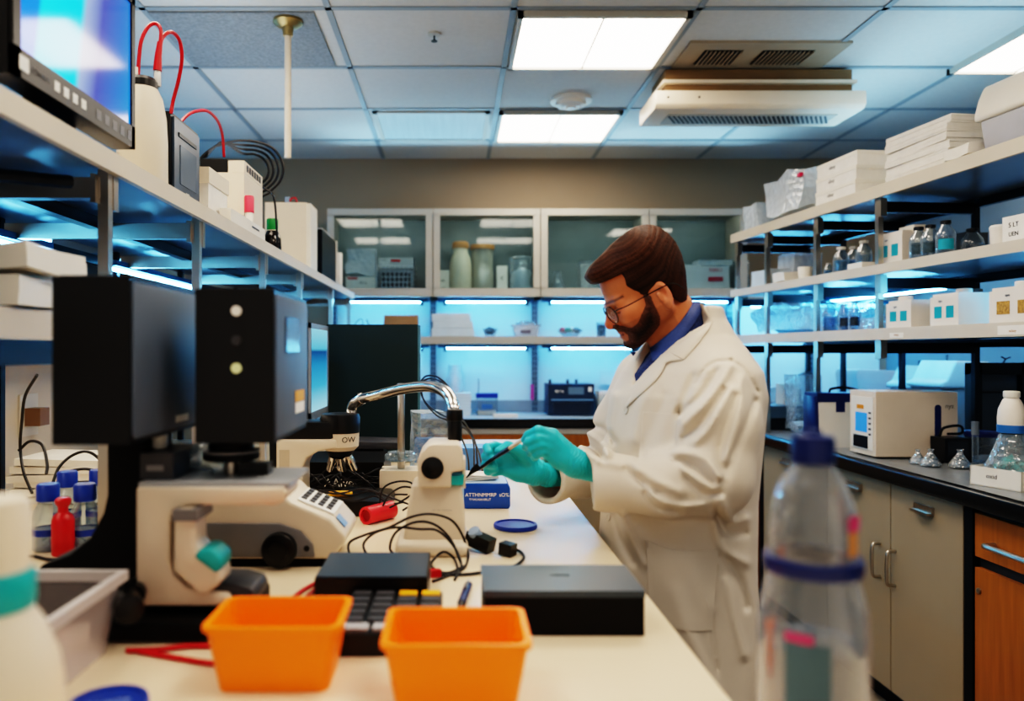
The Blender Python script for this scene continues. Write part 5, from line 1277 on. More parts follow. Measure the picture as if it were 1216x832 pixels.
bottle('squeeze_bottle', 'white-capped cream bottle with a blue ring standing on the clear cone', (o.x+.075, o.y+.02, CZ+.173), [(0, 0), (.036, 0), (.038, .004), (.039, .045), (.036, .075), (.024, .105), (.016, .115), (0, .115)],
       [(0, .112), (.022, .112), (.023, .115), (.023, .13), (.02, .133), (0, .133)], M_jug, M_white, extra=[('blue_ring', [(.037, .0), (.0398, .001), (.0402, .024), (.038, .026)], mat('blue ring', '#2f6fb0', .35))])
bottle('cream_bottle', 'cream bottle cut by the photo edge beside the white-capped one', (1.80, 2.30, CZ), [(0, 0), (.04, 0), (.042, .004), (.042, .20), (.036, .235), (.022, .265), (0, .27)], [(0, .268), (.022, .268), (.022, .29), (0, .29)], M_jug, M_white)
# far corner of the side counter
for px, D, dims, seed, lab, m in ((925, 4.62, (.2, .2, .2), 41, 'bulging white bag in the counter corner behind the scientist shoulder', M_milky), (953, 4.08, (.13, .13, .3), 44, 'tall crumpled clear bag standing in the counter corner', M_crump), (960, 3.88, (.14, .1, .05), 46, 'small crumpled clear wrap by the cool box', M_crump)):
    bag('plastic_bag', lab, (W(px, 0, D).x, D, CZ), dims, seed, m, a=.02, rz=0)
t = thing('small_white_box', 'small white box with a grey ribbon mark on the dark case stack', 'box', (W(937, 0, 4.3).x, 4.32, CZ+.135))
part('box', MB().box(-.045, .045, -.05, .05, 0, .115, .004), M_white, t); part('mark', MB().box(-.008, .002, -.052, -.05, .03, .095), M_grey, t)
for k, (lab, m) in enumerate((('wide dark case lying at the bottom of the corner stack', M_dark), ('slate blue case on top of the dark one in the corner', mat('slate blue case', '#4a6272', .4)))):
    t = thing('flat_case', lab, 'case', (W(925, 0, 4.3).x-.02*k, 4.3, CZ+.0665*k), 0, 'flat cases in the counter corner')
    part('case', MB().box(-.14+.02*k, .12, -.12, .12, 0, .058, .006), m, t); part('lid', MB().box(-.142+.02*k, .122, -.122, .122, .052, .066, .004), m, t)
# ================================================================== things in the far cabinets, on the far shelf and far counter
ZK = ZC0+.0185       # cabinet floor
def fx(px, D): return (px-VX)*D/FPX
DI = 5.25
M_cork = mat('cork', '#c08a52', .7, var=.1, vscale=40)
M_cloudy = thin('cloudy jar', '#e8e6dc', '#dcdccf', .1, .45, .9, .3)
M_powder = mat('cream powder', '#ded5bd', .6, var=.06, vscale=20)
bag('plastic_bag', 'grey-white plastic bag lying on a white carton in the wire basket cabinet', (fx(430, DI), DI, ZK+.125), (.2, .16, .18), 51, M_milky, a=.02, rz=0)
t = thing('white_carton', 'white carton under the plastic bag in the wire basket cabinet', 'carton', (fx(430, DI), DI, ZK)); part('carton', MB().box(-.1, .1, -.09, .09, 0, .12, .004), M_paper, t); text('dxo.', .03, M_grey, t, (.02, -.091, .08))
part('red_note', MB().box(-.09, -.02, -.092, -.09, .1, .118), mat('pink note', '#d87a7a', .6), t)
t = thing('wire_basket', 'silver wire basket with dark contents behind the cabinet glass', 'basket', (fx(470, DI), DI, ZK))
b = MB()
for k in range(9):
    x = -.125+.03125*k
    b.tube([(x*.9, -.10, .004), (x, -.105, .19)], .003, 6, 0).tube([(x*.9, .09, .004), (x, .1, .25)], .003, 6, 0)
for k in range(6):
    z = .01+.036*k; w = .1125+.0022*k*2.2
    b.tube([(-w, -.102, z), (w, -.102, z), (w, .098, z), (-w, .098, z)], .0032, 6, 0, True)
part('wires', b, mat('silver wire', '#c9d0d4', .3, metal=.6), t)
part('contents', MB().box(-.095, .095, -.085, .08, .006, .15, .02), mat('dark contents', '#3a4a52', .6, var=.5, vscale=60), t)
part('cover', MB().box(-.12, .12, .02, .098, .19, .265, .008), M_milky, t); part('red_label', MB().box(-.035, .03, .016, .019, .235, .25), M_red, t)
t = thing('small_carton', 'small white printed carton beside the milk-bottle-shaped jar', 'carton', (fx(526, DI), DI, ZK)); part('carton', MB().box(-.045, .045, -.04, .04, 0, .17, .003), M_paper, t); text('ab', .03, M_dgrey, t, (0, -.041, .10)); text('mil', .02, M_grey, t, (0, -.041, .05))
bottle('cork_jar', 'milk-bottle-shaped jar of cream powder with a cork top', (fx(547, DI), DI-.02, ZK), [(0, 0), (.07, 0), (.075, .006), (.075, .2), (.068, .25), (.05, .29), (.047, .325), (0, .325)], [(0, .32), (.056, .32), (.058, .335), (.056, .358), (.045, .366), (0, .367)], M_powder, M_cork)
bottle('cork_jar', 'waisted cloudy jar with a flat cork top, beside the milk-bottle-shaped one', (fx(573, DI), DI+.03, ZK), [(0, 0), (.072, 0), (.076, .006), (.079, .08), (.076, .15), (.069, .2), (.073, .26), (.073, .32), (.0, .322)], [(0, .32), (.083, .32), (.085, .33), (.083, .35), (0, .352)], M_cloudy, M_cork, extra=[('powder', [(0, .004), (.068, .004), (.073, .09), (.064, .19), (0, .2)], mat('grey powder', '#c2c4bb', .7))])
t = thing('narrow_carton', 'narrow white carton with a grey mark between the cloudy jar and powder jar', 'carton', (fx(596, DI), DI, ZK)); part('carton', MB().box(-.036, .036, -.035, .035, 0, .20, .003), M_paper, t); text('c', .05, M_dgrey, t, (0, -.036, .12))
t = bottle('powder_jar', 'clear jar half full of white powder behind the cabinet glass', (fx(620, DI), DI, ZK), [(0, .001), (.088, .001), (.092, .008), (.092, .24), (.085, .26), (.0, .262)], None, thin('icy jar', '#d6e8f0', '#d4e4ea', .06, .25, .9, .5, bump=.6, bscale=40), None, extra=[('powder', [(0, .004), (.087, .004), (.087, .13), (.06, .165), (.02, .19), (0, .192)], mat('white powder', '#e8ecee', .8))])
bottle('glass_carafe', 'small clear narrow-necked flask behind the cabinet glass', (fx(662, DI), DI, ZK), [(0, .001), (.055, .001), (.06, .01), (.056, .06), (.038, .10), (.026, .125), (.025, .15), (.035, .158), (.033, .165)], None, M_clearb, None, extra=[('contents', [(0, .004), (.052, .004), (.054, .04), (0, .05)], mat('pale contents', '#cfd8da', .7, var=.2, vscale=60))])
bag('plastic_bag', 'crumpled clear bag behind the cabinet glass by the scientist hair', (fx(700, DI), DI, ZK), (.15, .14, .22), 55, M_crump, a=.02, rz=0)
for px, w, h, lab in ((817, .13, .2, 'plain white pack beside the red-marked one in the last glass cabinet'), (845, .2, .19, 'white pack with red markings in the last glass cabinet')):
    t = bag('white_pack', lab, (fx(px, DI), DI, ZK), (w, .14, h), px, mat('pack white', '#dfe3e6', .6, var=.06), 'pack', .008, rz=0)
    if px > 830:
        part('red_marking', MB().box(-.05, .05, -.083, -.08, .09, .12), mat('red marking', '#c4455a', .6), t); part('top_wrap', MB().box(-.11, .12, -.07, .07, .2, .24, .01).jitter(.006, 20, 2), M_milky, t); text('RBRO', .035, M_red, t, (.0, -.085, .165))
bag('plastic_bag', 'clear crinkled bag at the shelving end of the last glass cabinet', (fx(877, DI), DI, ZK), (.1, .14, .22), 58, M_crump, a=.02, rz=0)
# open shelf
ZF = 1.4865; DF = 5.22
single('wooden_box', MB().box(-.115, .115, -.08, .08, 0, .145, .003), mat('pale wood', '#a98662', .5, var=.15, vscale=8, stretch=(1, 1, 14)), 'pale wooden box on the far shelf above the dark partition', 'box', (fx(477, DF), DF, ZF))
for k, (lab, w, h) in enumerate((('white folded towel at the bottom of the far shelf pile', .16, .055), ('white folded towel in the middle of the far shelf pile', .15, .045), ('softly folded white towel on top of the far shelf pile', .145, .05))):
    z = (0, .056, .102)[k]
    bag('folded_towel', lab, (fx(538, DF)-.012*(k == 2), DF, ZF+z), (w*2-.03, .22, h), 60+k, mat('towel', '#c9dcea', .8, var=.05), 'towel', .004, rz=0, group='folded towels on the far shelf')
t = thing('glass_bowl', 'small glass bowl of dark bits on the far shelf', 'bowl', (fx(582, DF), DF, ZF))
part('bowl', MB().lathe([(0, .001), (.03, .001), (.035, .006), (.052, .055), (.05, .056)], seg=20), M_clearb, t); b = MB().sph((0, 0, .04), .04, 1.05, 1.05, .6, 14, 8); b.jitter(.016, 60, 1); part('contents', b, mat('dark bits', '#43606e', .6, var=.5, vscale=90), t)
t = thing('clear_tub', 'clear lidded tub with a small label on the far shelf', 'tub', (fx(624, DF), DF, ZF))
part('tub', MB().prism([(-.075, 0), (.075, 0), (.092, .07), (-.092, .07)], -.06, .06, .008), M_milky, t); part('lid', MB().box(-.1, .1, -.068, .068, .07, .082, .006), M_milky, t); part('label', MB().box(-.04, .03, -.062, -.060, .02, .045), mat('brown label', '#5a5560', .6), t)
b = MB().sph((0, 0, .09), .05, 1.4, 1, .35, 14, 8); b.jitter(.012, 40, 9); part('film_top', b, M_crump, t)
t = thing('glass_dish', 'wide glass dish with coloured scraps on the far shelf, before the scientist face', 'dish', (fx(677, DF), DF, ZF))
part('dish', MB().lathe([(0, .001), (.05, .001), (.055, .006), (.09, .045), (.088, .046)], seg=24), M_clearb, t)
for k, c in enumerate(('#b84a50', '#4f8f78', '#d8d8d0', '#55707c')):
    b = MB().sph((-.045+.03*k, .01*(-1)**k, .045), .03, 1.1, 1, .55, 10, 7); b.jitter(.012, 60, k); part('scrap', b, mat('scrap '+c, c, .6), t)
t = thing('clear_tumbler', 'blue-grey glass tumbler on the far shelf by the scientist nose', 'tumbler', (fx(714, DF), DF, ZF))
part('glass', MB().lathe([(0, .001), (.03, .001), (.036, .1), (.034, .1)], seg=20), M_clearb, t); part('contents', MB().lathe([(0, .004), (.028, .004), (.032, .08), (0, .085)], seg=14), mat('blue bits', '#6fa0bc', .6, var=.5, vscale=80), t)
single('dark_wire', MB().tube([(-.06, 0, .0), (-.045, .0, .09), (0, 0, .12), (.01, 0, .03), (.03, 0, .0)], .003, 6, 6).tube([(.06, 0, 0), (.045, 0, .08), (.03, 0, .12)], .004, 6, 5), M_cable, 'dark loose wires on the far shelf in the bay by the rack end', 'wire', (fx(430, DF), DF, ZF))
for px, dims, lab, sd in ((838, (.12, .1, .1), 'pale crumpled wrap on the far shelf behind the scientist neck', 71),):
    bag('crumpled_wrap', lab, (fx(px, DF), DF, ZF), dims, sd, M_crump, 'plastic film', .012, rz=0)
# far counter
ZN = ZC+.0005; DC = 5.2
for k in range(7):
    t = thing('cloth_square', 'white folded cloth, '+['lowest', 'second lowest', 'third lowest', 'middle', 'third highest', 'second highest', 'topmost'][k]+' of the pile on the far counter', 'cloth', (fx(548, DC)+.004*(k % 2), DC, ZN+.022*k), .02*(k % 3), 'folded cloths on the far counter')
    part('cloth', MB().box(-.06, .06, -.07, .07, 0, .021, .007, 3), mat('towel', '#c9dcea', .8), t)
bottle('clear_canister', 'tall faint clear canister behind the cloth pile on the far counter', (fx(540, 5.36), 5.36, ZN), [(0, .001), (.06, .001), (.06, .24), (.045, .27), (.045, .34), (0, .34)], None, M_milky, None)
t = thing('blue_lidded_jar', 'square clear jar with a blue lid on the far counter', 'jar', (fx(578, DC), DC, ZN))
part('jar', MB().box(-.07, .07, -.055, .055, .001, .12, .008), M_clearb, t); part('lid', MB().box(-.075, .075, -.06, .06, .118, .15, .008), M_blue, t); part('label', MB().box(-.035, .035, -.0565, -.0555, .045, .075), mat('blue label', '#3f6fa8', .5), t); part('wire_clips', MB().tube([(-.06, -.03, .15), (-.055, -.03, .19), (-.058, -.03, .25)], .003, 6, 4), M_dgrey, t)
part('contents', MB().box(-.06, .06, -.045, .045, .003, .03, .004), M_paper, t)
bag('white_rag', 'white rag lying before the blue-lidded jar on the far counter', (fx(600, 5.02), 5.02, ZN), (.16, .07, .02), 75, M_white, 'cloth', .006, rz=0)
t = thing('navy_instrument', 'navy instrument box with a small display on the far counter', 'lab instrument', (fx(677, 5.15), 5.2, ZN))
part('case', MB().box(-.155, .155, -.1, .12, .006, .215, .016, 3), mat('instrument navy', '#16324e', .35, var=.05), t)
part('front_groove', MB().box(-.135, .15, -.104, -.098, .105, .113, .001), mat('steel blue', '#6f9cc0', .3), t)
part('display', MB().box(-.02, .085, -.1045, -.098, .145, .195, .002), mat('dim display', '#5f7f98', .2), t)
part('tray_front', MB().box(-.12, .13, -.106, -.098, .02, .09, .01), mat('instrument navy dark', '#10263c', .3), t)
part('sticker', MB().box(.115, .138, -.1025, -.0985, .165, .195), M_whitelab, t); text('EB Te', .024, M_whitelab, t, (-.08, -.1015, .165))
for x in (-.13, -.01, .05): part('top_knob', MB().cyl((x, 0, .213), .009, .03, 12), M_dgrey, t)
t = thing('clear_basket', 'clear bin stuffed with papers beside the navy instrument', 'bin', (fx(722, DC), DC+.02, ZN))
part('bin', MB().prism([(-.08, .001), (.08, .001), (.1, .14), (-.1, .14)], -.09, .09, .008), M_clearb, t); part('papers', MB().box(-.075, .075, -.07, .07, .004, .16, .01).subdiv(1).jitter(.008, 20, 8), M_paper, t)
single('hanging_card', MB().box(-.06, .08, -.003, .003, 0, .1, .001), mat('pale card', '#cfe2ec', .6), 'pale card leaning above the paper-stuffed bin on the far counter', 'card', (fx(722, 5.38), 5.38, ZN+.20))
single('pink_tag', MB().box(-.012, .012, -.004, .004, 0, .11, .004), mat('pink strip', '#c04a8a', .5), 'pink strip hanging on the slotted upright by the navy instrument', 'tag', (fx(632, 5.40), 5.405, ZN+.09))
# ================================================================== the scientist
PD = 1.6
FEET = Vector((.475, 1.6, 0))
man = thing('person', 'bearded scientist with glasses, white lab coat and teal gloves, bending over the bench with tweezers', 'person', FEET)
def w3(px, py, D): return np.array(W(px, py, D))
yaw = math.radians(18)
tf = np.array([-math.cos(yaw), -math.sin(yaw)]); tl = np.array([math.sin(yaw), -math.cos(yaw)])
TB = np.array([  # z, centre column, half depth a, half width b
    (.50, 799, .152, .215), (.75, 799, .150, .205), (.95, 800, .146, .192), (1.08, 803, .142, .186), (1.2, 808, .143, .190), (1.29, 814, .138, .192),
    (1.34, 818, .120, .178), (1.38, 820, .098, .140), (1.415, 822, .078, .100), (1.45, 822, .064, .074), (1.5, 822, .05, .06)])
def torso_d(S, shrink=0):
    X, Y, Z = S.x[:, None, None], S.y[None, :, None], S.z
    cx = (np.interp(Z, TB[:, 0], TB[:, 1])-VX)*PD/FPX; a = np.interp(Z, TB[:, 0], TB[:, 2])-shrink; b = np.interp(Z, TB[:, 0], TB[:, 3])-shrink
    cx, a, b = cx[None, None, :], a[None, None, :], b[None, None, :]
    q0 = ((X-cx)*tf[0]+(Y-PD)*tf[1]); q1 = ((X-cx)*tl[0]+(Y-PD)*tl[1])
    k0 = np.sqrt((q0/a)**2+(q1/b)**2)+1e-9; k1 = np.sqrt((q0/a**2)**2+(q1/b**2)**2)+1e-9
    return (k0*(k0-1)/k1).astype(np.float32), q0, q1
def plane_cut(S, c, n, R):
    """trim what lies beyond the plane, within R of its centre"""
    c, n = np.array(c, float), np.array(n, float)/np.linalg.norm(n)
    sl = S.box(c-R, c+R); X, Y, Z = S.pts(sl)
    d = (X-c[0])*n[0]+(Y-c[1])*n[1]+(Z-c[2])*n[2]
    r = np.sqrt((X-c[0])**2+(Y-c[1])**2+(Z-c[2])**2)
    S.F[sl] = np.where(r < R, np.maximum(S.F[sl], d), S.F[sl])
ar = np.arange
# ---- arms: shared skeleton
NS = [w3(854, 462, 1.475), w3(853, 505, 1.435), w3(846, 566, 1.41), w3(790, 577, 1.425), w3(725, 573, 1.475), w3(690, 571, 1.50)]
NB = NS[:4]+[w3(730, 566, 1.475), w3(706, 557.5, 1.498)]
FS = [w3(770, 455, 1.735), w3(742, 505, 1.80), w3(722, 553, 1.83), w3(690, 562, 1.76), w3(652, 569, 1.665), w3(632, 572, 1.62)]
FB = FS[:4]+[w3(668, 566, 1.70), w3(645, 564, 1.657)]

# ---- head frame (chin at the origin: u forward, v up, w towards the camera)
HC = w3(750, 412, PD); tilt = math.radians(30); hy = math.radians(-5)
eu0 = np.array([-math.cos(tilt), 0, -math.sin(tilt)]); ev = np.array([-math.sin(tilt), 0, math.cos(tilt)]); ew0 = np.array([0, -1., 0])
eu = eu0*math.cos(hy)+ew0*math.sin(hy); ew = ew0*math.cos(hy)-eu0*math.sin(hy)
HM = np.array([eu, ew, ev])
def H(u, w, v): return HC+eu*u+ew*w+ev*v
CP = np.array([0, 0, CAMZ])
def uv_px(px, py, w=.066):
    """head-frame (u, v) where the sight line of a pixel meets the plane w"""
    r = w3(px, py, 1)-CP; t = (w-(CP-HC)@ew)/(r@ew); d = CP+r*t-HC
    return (d@eu, d@ev)
# ---- body: head, neck, trunk, arms, legs in one skin
xs = np.unique(np.concatenate([ar(.10, .255, .012), ar(.255, .53, .0024), ar(.53, .80, .012)]))
ys = np.unique(np.concatenate([ar(1.30, 1.50, .012), ar(1.50, 1.70, .0024), ar(1.70, 1.92, .012)]))
zs = np.unique(np.concatenate([ar(.02, 1.34, .014), ar(1.34, 1.675, .0024)]))
S = SDF(xs, ys, zs)
d, q0, q1 = torso_d(S, .030)
d = np.maximum(d, .88-zs[None, None, :]); d = np.maximum(d, zs[None, None, :]-1.43)
S.F = np.minimum(S.F, d.astype(np.float32))
for L_, rs in ((NB, (.05, .046, .04, .034, .027, .0215)), (FB, (.05, .046, .04, .034, .027, .0215))): S.chain(L_, rs, .01)
for sgn, hx in ((1, .0), (-1, .0)):
    hip = np.array([.475, 1.6, .92]); hip[:2] += tl*.09*sgn
    kn = np.array([.45, 1.6, .50]); kn[:2] += tl*.095*sgn
    an = np.array([.475, 1.6, .085]); an[:2] += tl*.10*sgn
    toe = an+np.array([-.12, -.02, -.045])
    S.cap(hip, kn, .072, .052, .03).cap(kn, an, .054, .034, .01).cap(an-np.array([0, 0, .03]), toe, .035, .026, .01)
S.cap(w3(793, 372, PD), w3(815, 425, PD), .056, .066, .02)
# skull and face
S.ell(H(-.088, 0, .126), (.084, .073, .076), HM, .01)
S.ell(H(-.050, 0, .070), (.050, .056, .070), HM, .02)
S.cap(H(-.012, .010, .016), H(-.012, -.010, .016), .016, .016, .014)
for s in (1, -1):
    S.cap(H(-.018, .014*s, .016), H(-.088, .053*s, .044), .016, .016, .022)      # jaw
    S.cap(H(-.088, .055*s, .044), H(-.095, .060*s, .085), .014, .014, .02)
    S.ell(H(-.030, .043*s, .068), (.022, .020, .020), HM, .02)                    # cheek
    S.cap(H(-.002, .012*s, .1005), H(-.016, .045*s, .0985), .008, .008, .014)      # brow ridge
    S.ell(H(-.004, .031*s, .083), (.012, .016, .011), HM, .010, 's')               # eye socket
    S.ell(H(-.0175, .031*s, .0825), (.0135, .0155, .0125), HM, .003)                # closed lid over the eyeball
    S.cap(H(-.0065, .022*s, .0785), H(-.012, .042*s, .0800), .0018, .0018, .004)    # lash line
    # ear
    eu_, ev_ = uv_px(789, 349, .078); du, dv = eu_+.115, ev_-.062
    S.ell(H(-.116+du, .0765*s, .062+dv), (.0125, .008, .028), HM, .005)
    S.ell(H(-.113+du, .084*s, .066+dv), (.0065, .0075, .015), HM, .004, 's')
    S.cap(H(-.104+du, .079*s, .055+dv), H(-.104+du, .080*s, .066+dv), .0045, .0045, .004)
    S.ell(H(-.111+du, .079*s, .038+dv), (.008, .0055, .010), HM, .006)
S.cap(H(-.004, 0, .098), H(.014, 0, .0665), .0075, .0105, .010)                    # nose
S.ell(H(.0135, 0, .0625), (.0115, .0105, .0095), HM, .006)
for s in (1, -1):
    S.ell(H(.002, .0105*s, .0595), (.0115, .0075, .0085), HM, .006)
    S.ell(H(.004, .0065*s, .0525), (.005, .0032, .004), HM, .003, 's')
S.cap(H(.001, .008, .0395), H(.001, -.008, .0395), .0085, .0085, .010)             # upper lip
S.cap(H(.0015, .009, .0305), H(.0015, -.009, .0305), .0075, .0075, .006)
S.cap(H(-.006, .017, .0345), H(-.006, -.017, .0345), .006, .006, .006)
S.cap(H(.0085, .014, .0348), H(.0085, -.014, .0348), .0016, .0016, .004, 's')
V, Q = S.mesh(1)
P = (V-HC)@HM.T; u, w_, v = P.T
lin3 = lambda c: np.array(lin(c)[:3])
C = np.tile(lin3('#bd7650'), (len(V), 1))
def tint(mask, col, k=1.0):
    global C
    mk = np.clip(mask, 0, 1)[:, None]*k; C = C*(1-mk)+lin3(col)*mk
g = lambda cu, cw, cv, r: np.exp(-(((u-cu)**2+(np.abs(w_)-cw)**2+(v-cv)**2)/r**2))
tint(g(.012, 0, .062, .022), '#c8664a', .7); tint(g(-.02, .045, .066, .028), '#cf7a58', .6); tint(g(-.112, .08, .06, .03), '#d98a70', .5)
tint((np.abs(v-.0345) < .0085)*(u > -.008)*(np.abs(w_) < .020), '#b8705f', .85)
tint((np.abs(v-.0335) < .0018)*(u > -.006)*(np.abs(w_) < .019), '#5c2a24', .8)
tint(g(-.010, .031, .0955, .012)*.5, '#8e5a44', .6)
br = np.exp(-((v-(.1065-.10*np.maximum(np.abs(w_)-.035, 0)))/.0030)**4)*(np.abs(w_) > .010)*(np.abs(w_) < .054)*(u > -.04)
tint(br, '#2a1710', .8)
tint(np.exp(-((v-.0785)/.0018)**2)*(np.abs(w_) > .018)*(np.abs(w_) < .046)*(u > -.03), '#2a1812', .9)
st = np.exp(-(np.maximum(np.abs(v-.03)-.03, 0)/.012)**2)*(u > -.10)*(v < .052)
tint(st*.5, '#5a3a2c', .6)
M_skin = mat('skin', '#bd7650', .45, spec=.35, var=.04, vscale=90, bump=.08, bscale=500, attr='Col', sss=.08)
body = np_mesh('body', V, Q, M_skin, man, FEET, C)
# ---- hair and beard
hx_, hy_, hz_ = ar(.20, .54, .0025), ar(1.48, 1.72, .0025), ar(1.34, 1.70, .0025)
Hh = SDF(hx_, hy_, hz_)
Hh.ell(H(-.090, 0, .136), (.091, .0785, .086), HM, .01)
Hh.ell(H(-.118, 0, .100), (.066, .0765, .080), HM, .02)
Hh.ell(H(-.06, .0, .172), (.072, .060, .040), HM, .02)
Hh.ell(H(-.030, .0, .172), (.046, .054, .030), HM, .012)
Hh.ell(H(-.115, 0, .150), (.075, .072, .075), HM, .02)
Hh.cap(H(-.10, .045, .165), H(-.10, -.045, .165), .045, .045, .02)
X, Y, Z = np.meshgrid(Hh.x, Hh.y, Hh.z, indexing='ij')
def loc(X, Y, Z):
    dx, dy, dz = X-HC[0], Y-HC[1], Z-HC[2]
    return (dx*eu[0]+dy*eu[1]+dz*eu[2], dx*ew[0]+dy*ew[1]+dz*ew[2], dx*ev[0]+dy*ev[1]+dz*ev[2])
U, Wd, Vv = loc(X, Y, Z)
hp = [uv_px(*p) for p in ((690, 322, 0), (697, 332, 0), (703, 336, .01), (712, 336.5, .02), (726, 331, .045), (738, 325, .06), (742, 330), (744, 339), (752, 344), (759, 347), (763, 352), (769, 353), (774, 345), (779, 338), (787, 336), (795, 341), (798, 350), (804, 354), (813, 360), (826, 356), (830, 290), (780, 240), (690, 260))]
pd = poly_sd(U, Vv, hp).astype(np.float32)
pr = [uv_px(a, b, 0) for a, b in ((692, 345), (695, 328), (699, 319), (705, 311), (716, 301), (728, 288), (740, 278), (750, 272), (759, 269), (768, 268.5), (779, 271.5), (789, 279), (797, 289), (804, 303), (807.5, 320), (809, 338), (812, 354), (816, 365), (816, 420), (692, 420))]
pd = np.maximum(pd, poly_sd(U, Vv, pr).astype(np.float32))
# strands: irregular fine ridges running from the brow to the crown
rt = np.random.rand(4096)
def vn(x):
    i = np.floor(x).astype(int); t = x-i; t = t*t*(3-2*t); return rt[i % 4096]*(1-t)+rt[(i+1) % 4096]*t
def strand(u, w, v):
    q = v+.20*u+.45*np.abs(w)-2.2*np.maximum(-u-.12, 0)**1.0*np.clip((.17-v)/.08, 0, 1)*.6
    q = q+.0022*(vn(u*38+7)-.5)+.0016*(vn(u*90+w*60+31)-.5)
    return .55*vn(q*420+500)+.45*vn(q*900+1500)
rid = .0034*(strand(U, Wd, Vv)-.5)
top = np.clip((Vv-.10)/.06, 0, 1)
Hh.F = np.maximum(Hh.F-rid.astype(np.float32)*(.5+.8*top).astype(np.float32), pd)
Vh, Qh = Hh.mesh(1)
uu, ww, vv = ((Vh-HC)@HM.T).T
stk = np.clip(1.25*strand(uu, ww, vv)-.12, 0, 1)
side = np.clip((.155-vv)/.05, 0, 1)
ch = lin3('#22120b')*(1-stk[:, None])+lin3('#5c3a28')*stk[:, None]
ch = ch*(1-.55*side[:, None])+lin3('#1d0f0a')*.55*side[:, None]
fade = np.clip((.085-vv)/.03, 0, 1)*np.clip((-.09-uu)/.03, 0, 1)
ch = ch*(1-.35*fade[:, None])+lin3('#6b4030')*.35*fade[:, None]
np_mesh('hair', Vh, Qh, mat('hair', '#3a2014', .62, spec=.25, var=.12, vscale=60, bump=.3, bscale=300, attr='Col'), man, FEET, ch)
# beard: thin shell over the face
Bd = SDF(ar(.33, .52, .0022), ar(1.50, 1.70, .0022), ar(1.365, 1.51, .0022))
i0 = [np.searchsorted(S.x, [Bd.x[0], Bd.x[-1]]), np.searchsorted(S.y, [Bd.y[0], Bd.y[-1]]), np.searchsorted(S.z, [Bd.z[0], Bd.z[-1]])]
def interp3(F, gx, gy, gz, X, Y, Z):
    def ix(gr, q):
        i = np.clip(np.searchsorted(gr, q)-1, 0, len(gr)-2); t = (q-gr[i])/(gr[i+1]-gr[i]); return i, np.clip(t, 0, 1)
    a, ta = ix(gx, X); b, tb = ix(gy, Y); c, tc_ = ix(gz, Z)
    A, Bq, Cq = a[:, None, None], b[None, :, None], c[None, None, :]; ta, tb, tc_ = ta[:, None, None], tb[None, :, None], tc_[None, None, :]
    o = 0
    for i in (0, 1):
        for j in (0, 1):
            for k in (0, 1):
                o = o+F[A+i, Bq+j, Cq+k]*(ta if i else 1-ta)*(tb if j else 1-tb)*(tc_ if k else 1-tc_)
    return o
Fh = interp3(S.F, S.x, S.y, S.z, Bd.x, Bd.y, Bd.z)
X, Y, Z = np.meshgrid(Bd.x, Bd.y, Bd.z, indexing='ij'); U, Wd, Vv = loc(X, Y, Z)
bp_ = [uv_px(*p) for p in ((763, 348), (773, 350), (778, 363), (785, 377), (786, 386), (778, 398), (768, 410), (757, 421), (745, 418), (742, 411), (745.5, 406.5), (750, 404), (749, 398), (744, 396), (737, 394), (730, 391), (729, 387), (735, 384), (742, 386), (752, 389), (758, 384), (762, 372), (767, 362))]
pb = poly_sd(U, Vv, bp_)
nz = .0012*np.sin(U*800+3*np.sin(Wd*300))+.0012*np.sin(Vv*760+Wd*500)
thick = .0040*np.clip(-pb/.009, 0, 1)
mouth = np.sqrt((np.maximum(np.abs(Wd)-.013, 0))**2+(Vv-.0325)**2+(np.minimum(U+.012, 0))**2)-.0085
Bd.F = np.maximum(np.maximum(Fh-thick-nz*np.clip(-pb/.006, 0, 1), pb), -mouth).astype(np.float32)
Vb, Qb = Bd.mesh(1)
uu, ww, vv = ((Vb-HC)@HM.T).T
pbv = poly_sd(uu, vv, bp_)
k = np.clip(-pbv/.020, 0, 1)[:, None]*.85+.15
cb = lin3('#7a4a34')*(1-k)+lin3('#22110b')*k
cb *= (.8+.4*np.random.rand(len(cb), 1))
np_mesh('beard', Vb, Qb, mat('beard', '#2a1710', .7, var=.25, vscale=400, bump=.9, bscale=900, attr='Col'), man, FEET, cb)
# ---- eyeglasses
gm = mat('glasses frame', '#2b2624', .25, metal=.6)
go = thing('eyeglasses', 'x', 'x', (0, 0, 0)); bpy.data.objects.remove(go)
def hv(u, w, v): return Vector(H(u, w, v))-FEET
eg = MB()
for s in (1, -1):
    eg.tube([hv(.012-.006*(1+math.cos(a)), s*(.034+.024*math.cos(a)), .081+.019*math.sin(a)) for a in np.linspace(0, 2*PI, 28, endpoint=False)], .0011, 7, 0, True)
    eg.tube([hv(.002, s*.060, .086), hv(-.004, s*.069, .087), hv(-.03, s*.0745, .0845), hv(-.10, s*.0815, .0830), hv(-.125, s*.082, .078), hv(-.138, s*.079, .058)], .0013, 7, 5)
eg.tube([hv(.010, .009, .088), hv(.0135, 0, .091), hv(.010, -.009, .088)], .0012, 7, 5)
ego = part('eyeglasses', eg, gm, man)
for s in (1, -1):
    lg = MB(); cv = lg.bm.verts.new(hv(.008, s*.034, .081)); rr = [lg.bm.verts.new(hv(.012-.006*(1+math.cos(a)), s*(.034+.0235*math.cos(a)), .081+.0185*math.sin(a))) for a in np.linspace(0, 2*PI, 28, endpoint=False)]
    for i in range(28): lg.bm.faces.new((cv, rr[i], rr[(i+1) % 28]))
    part('lens', lg, thin('spectacle lens', '#f4fafc', '#d0e0e8', .02, .04, .5, .95), ego)

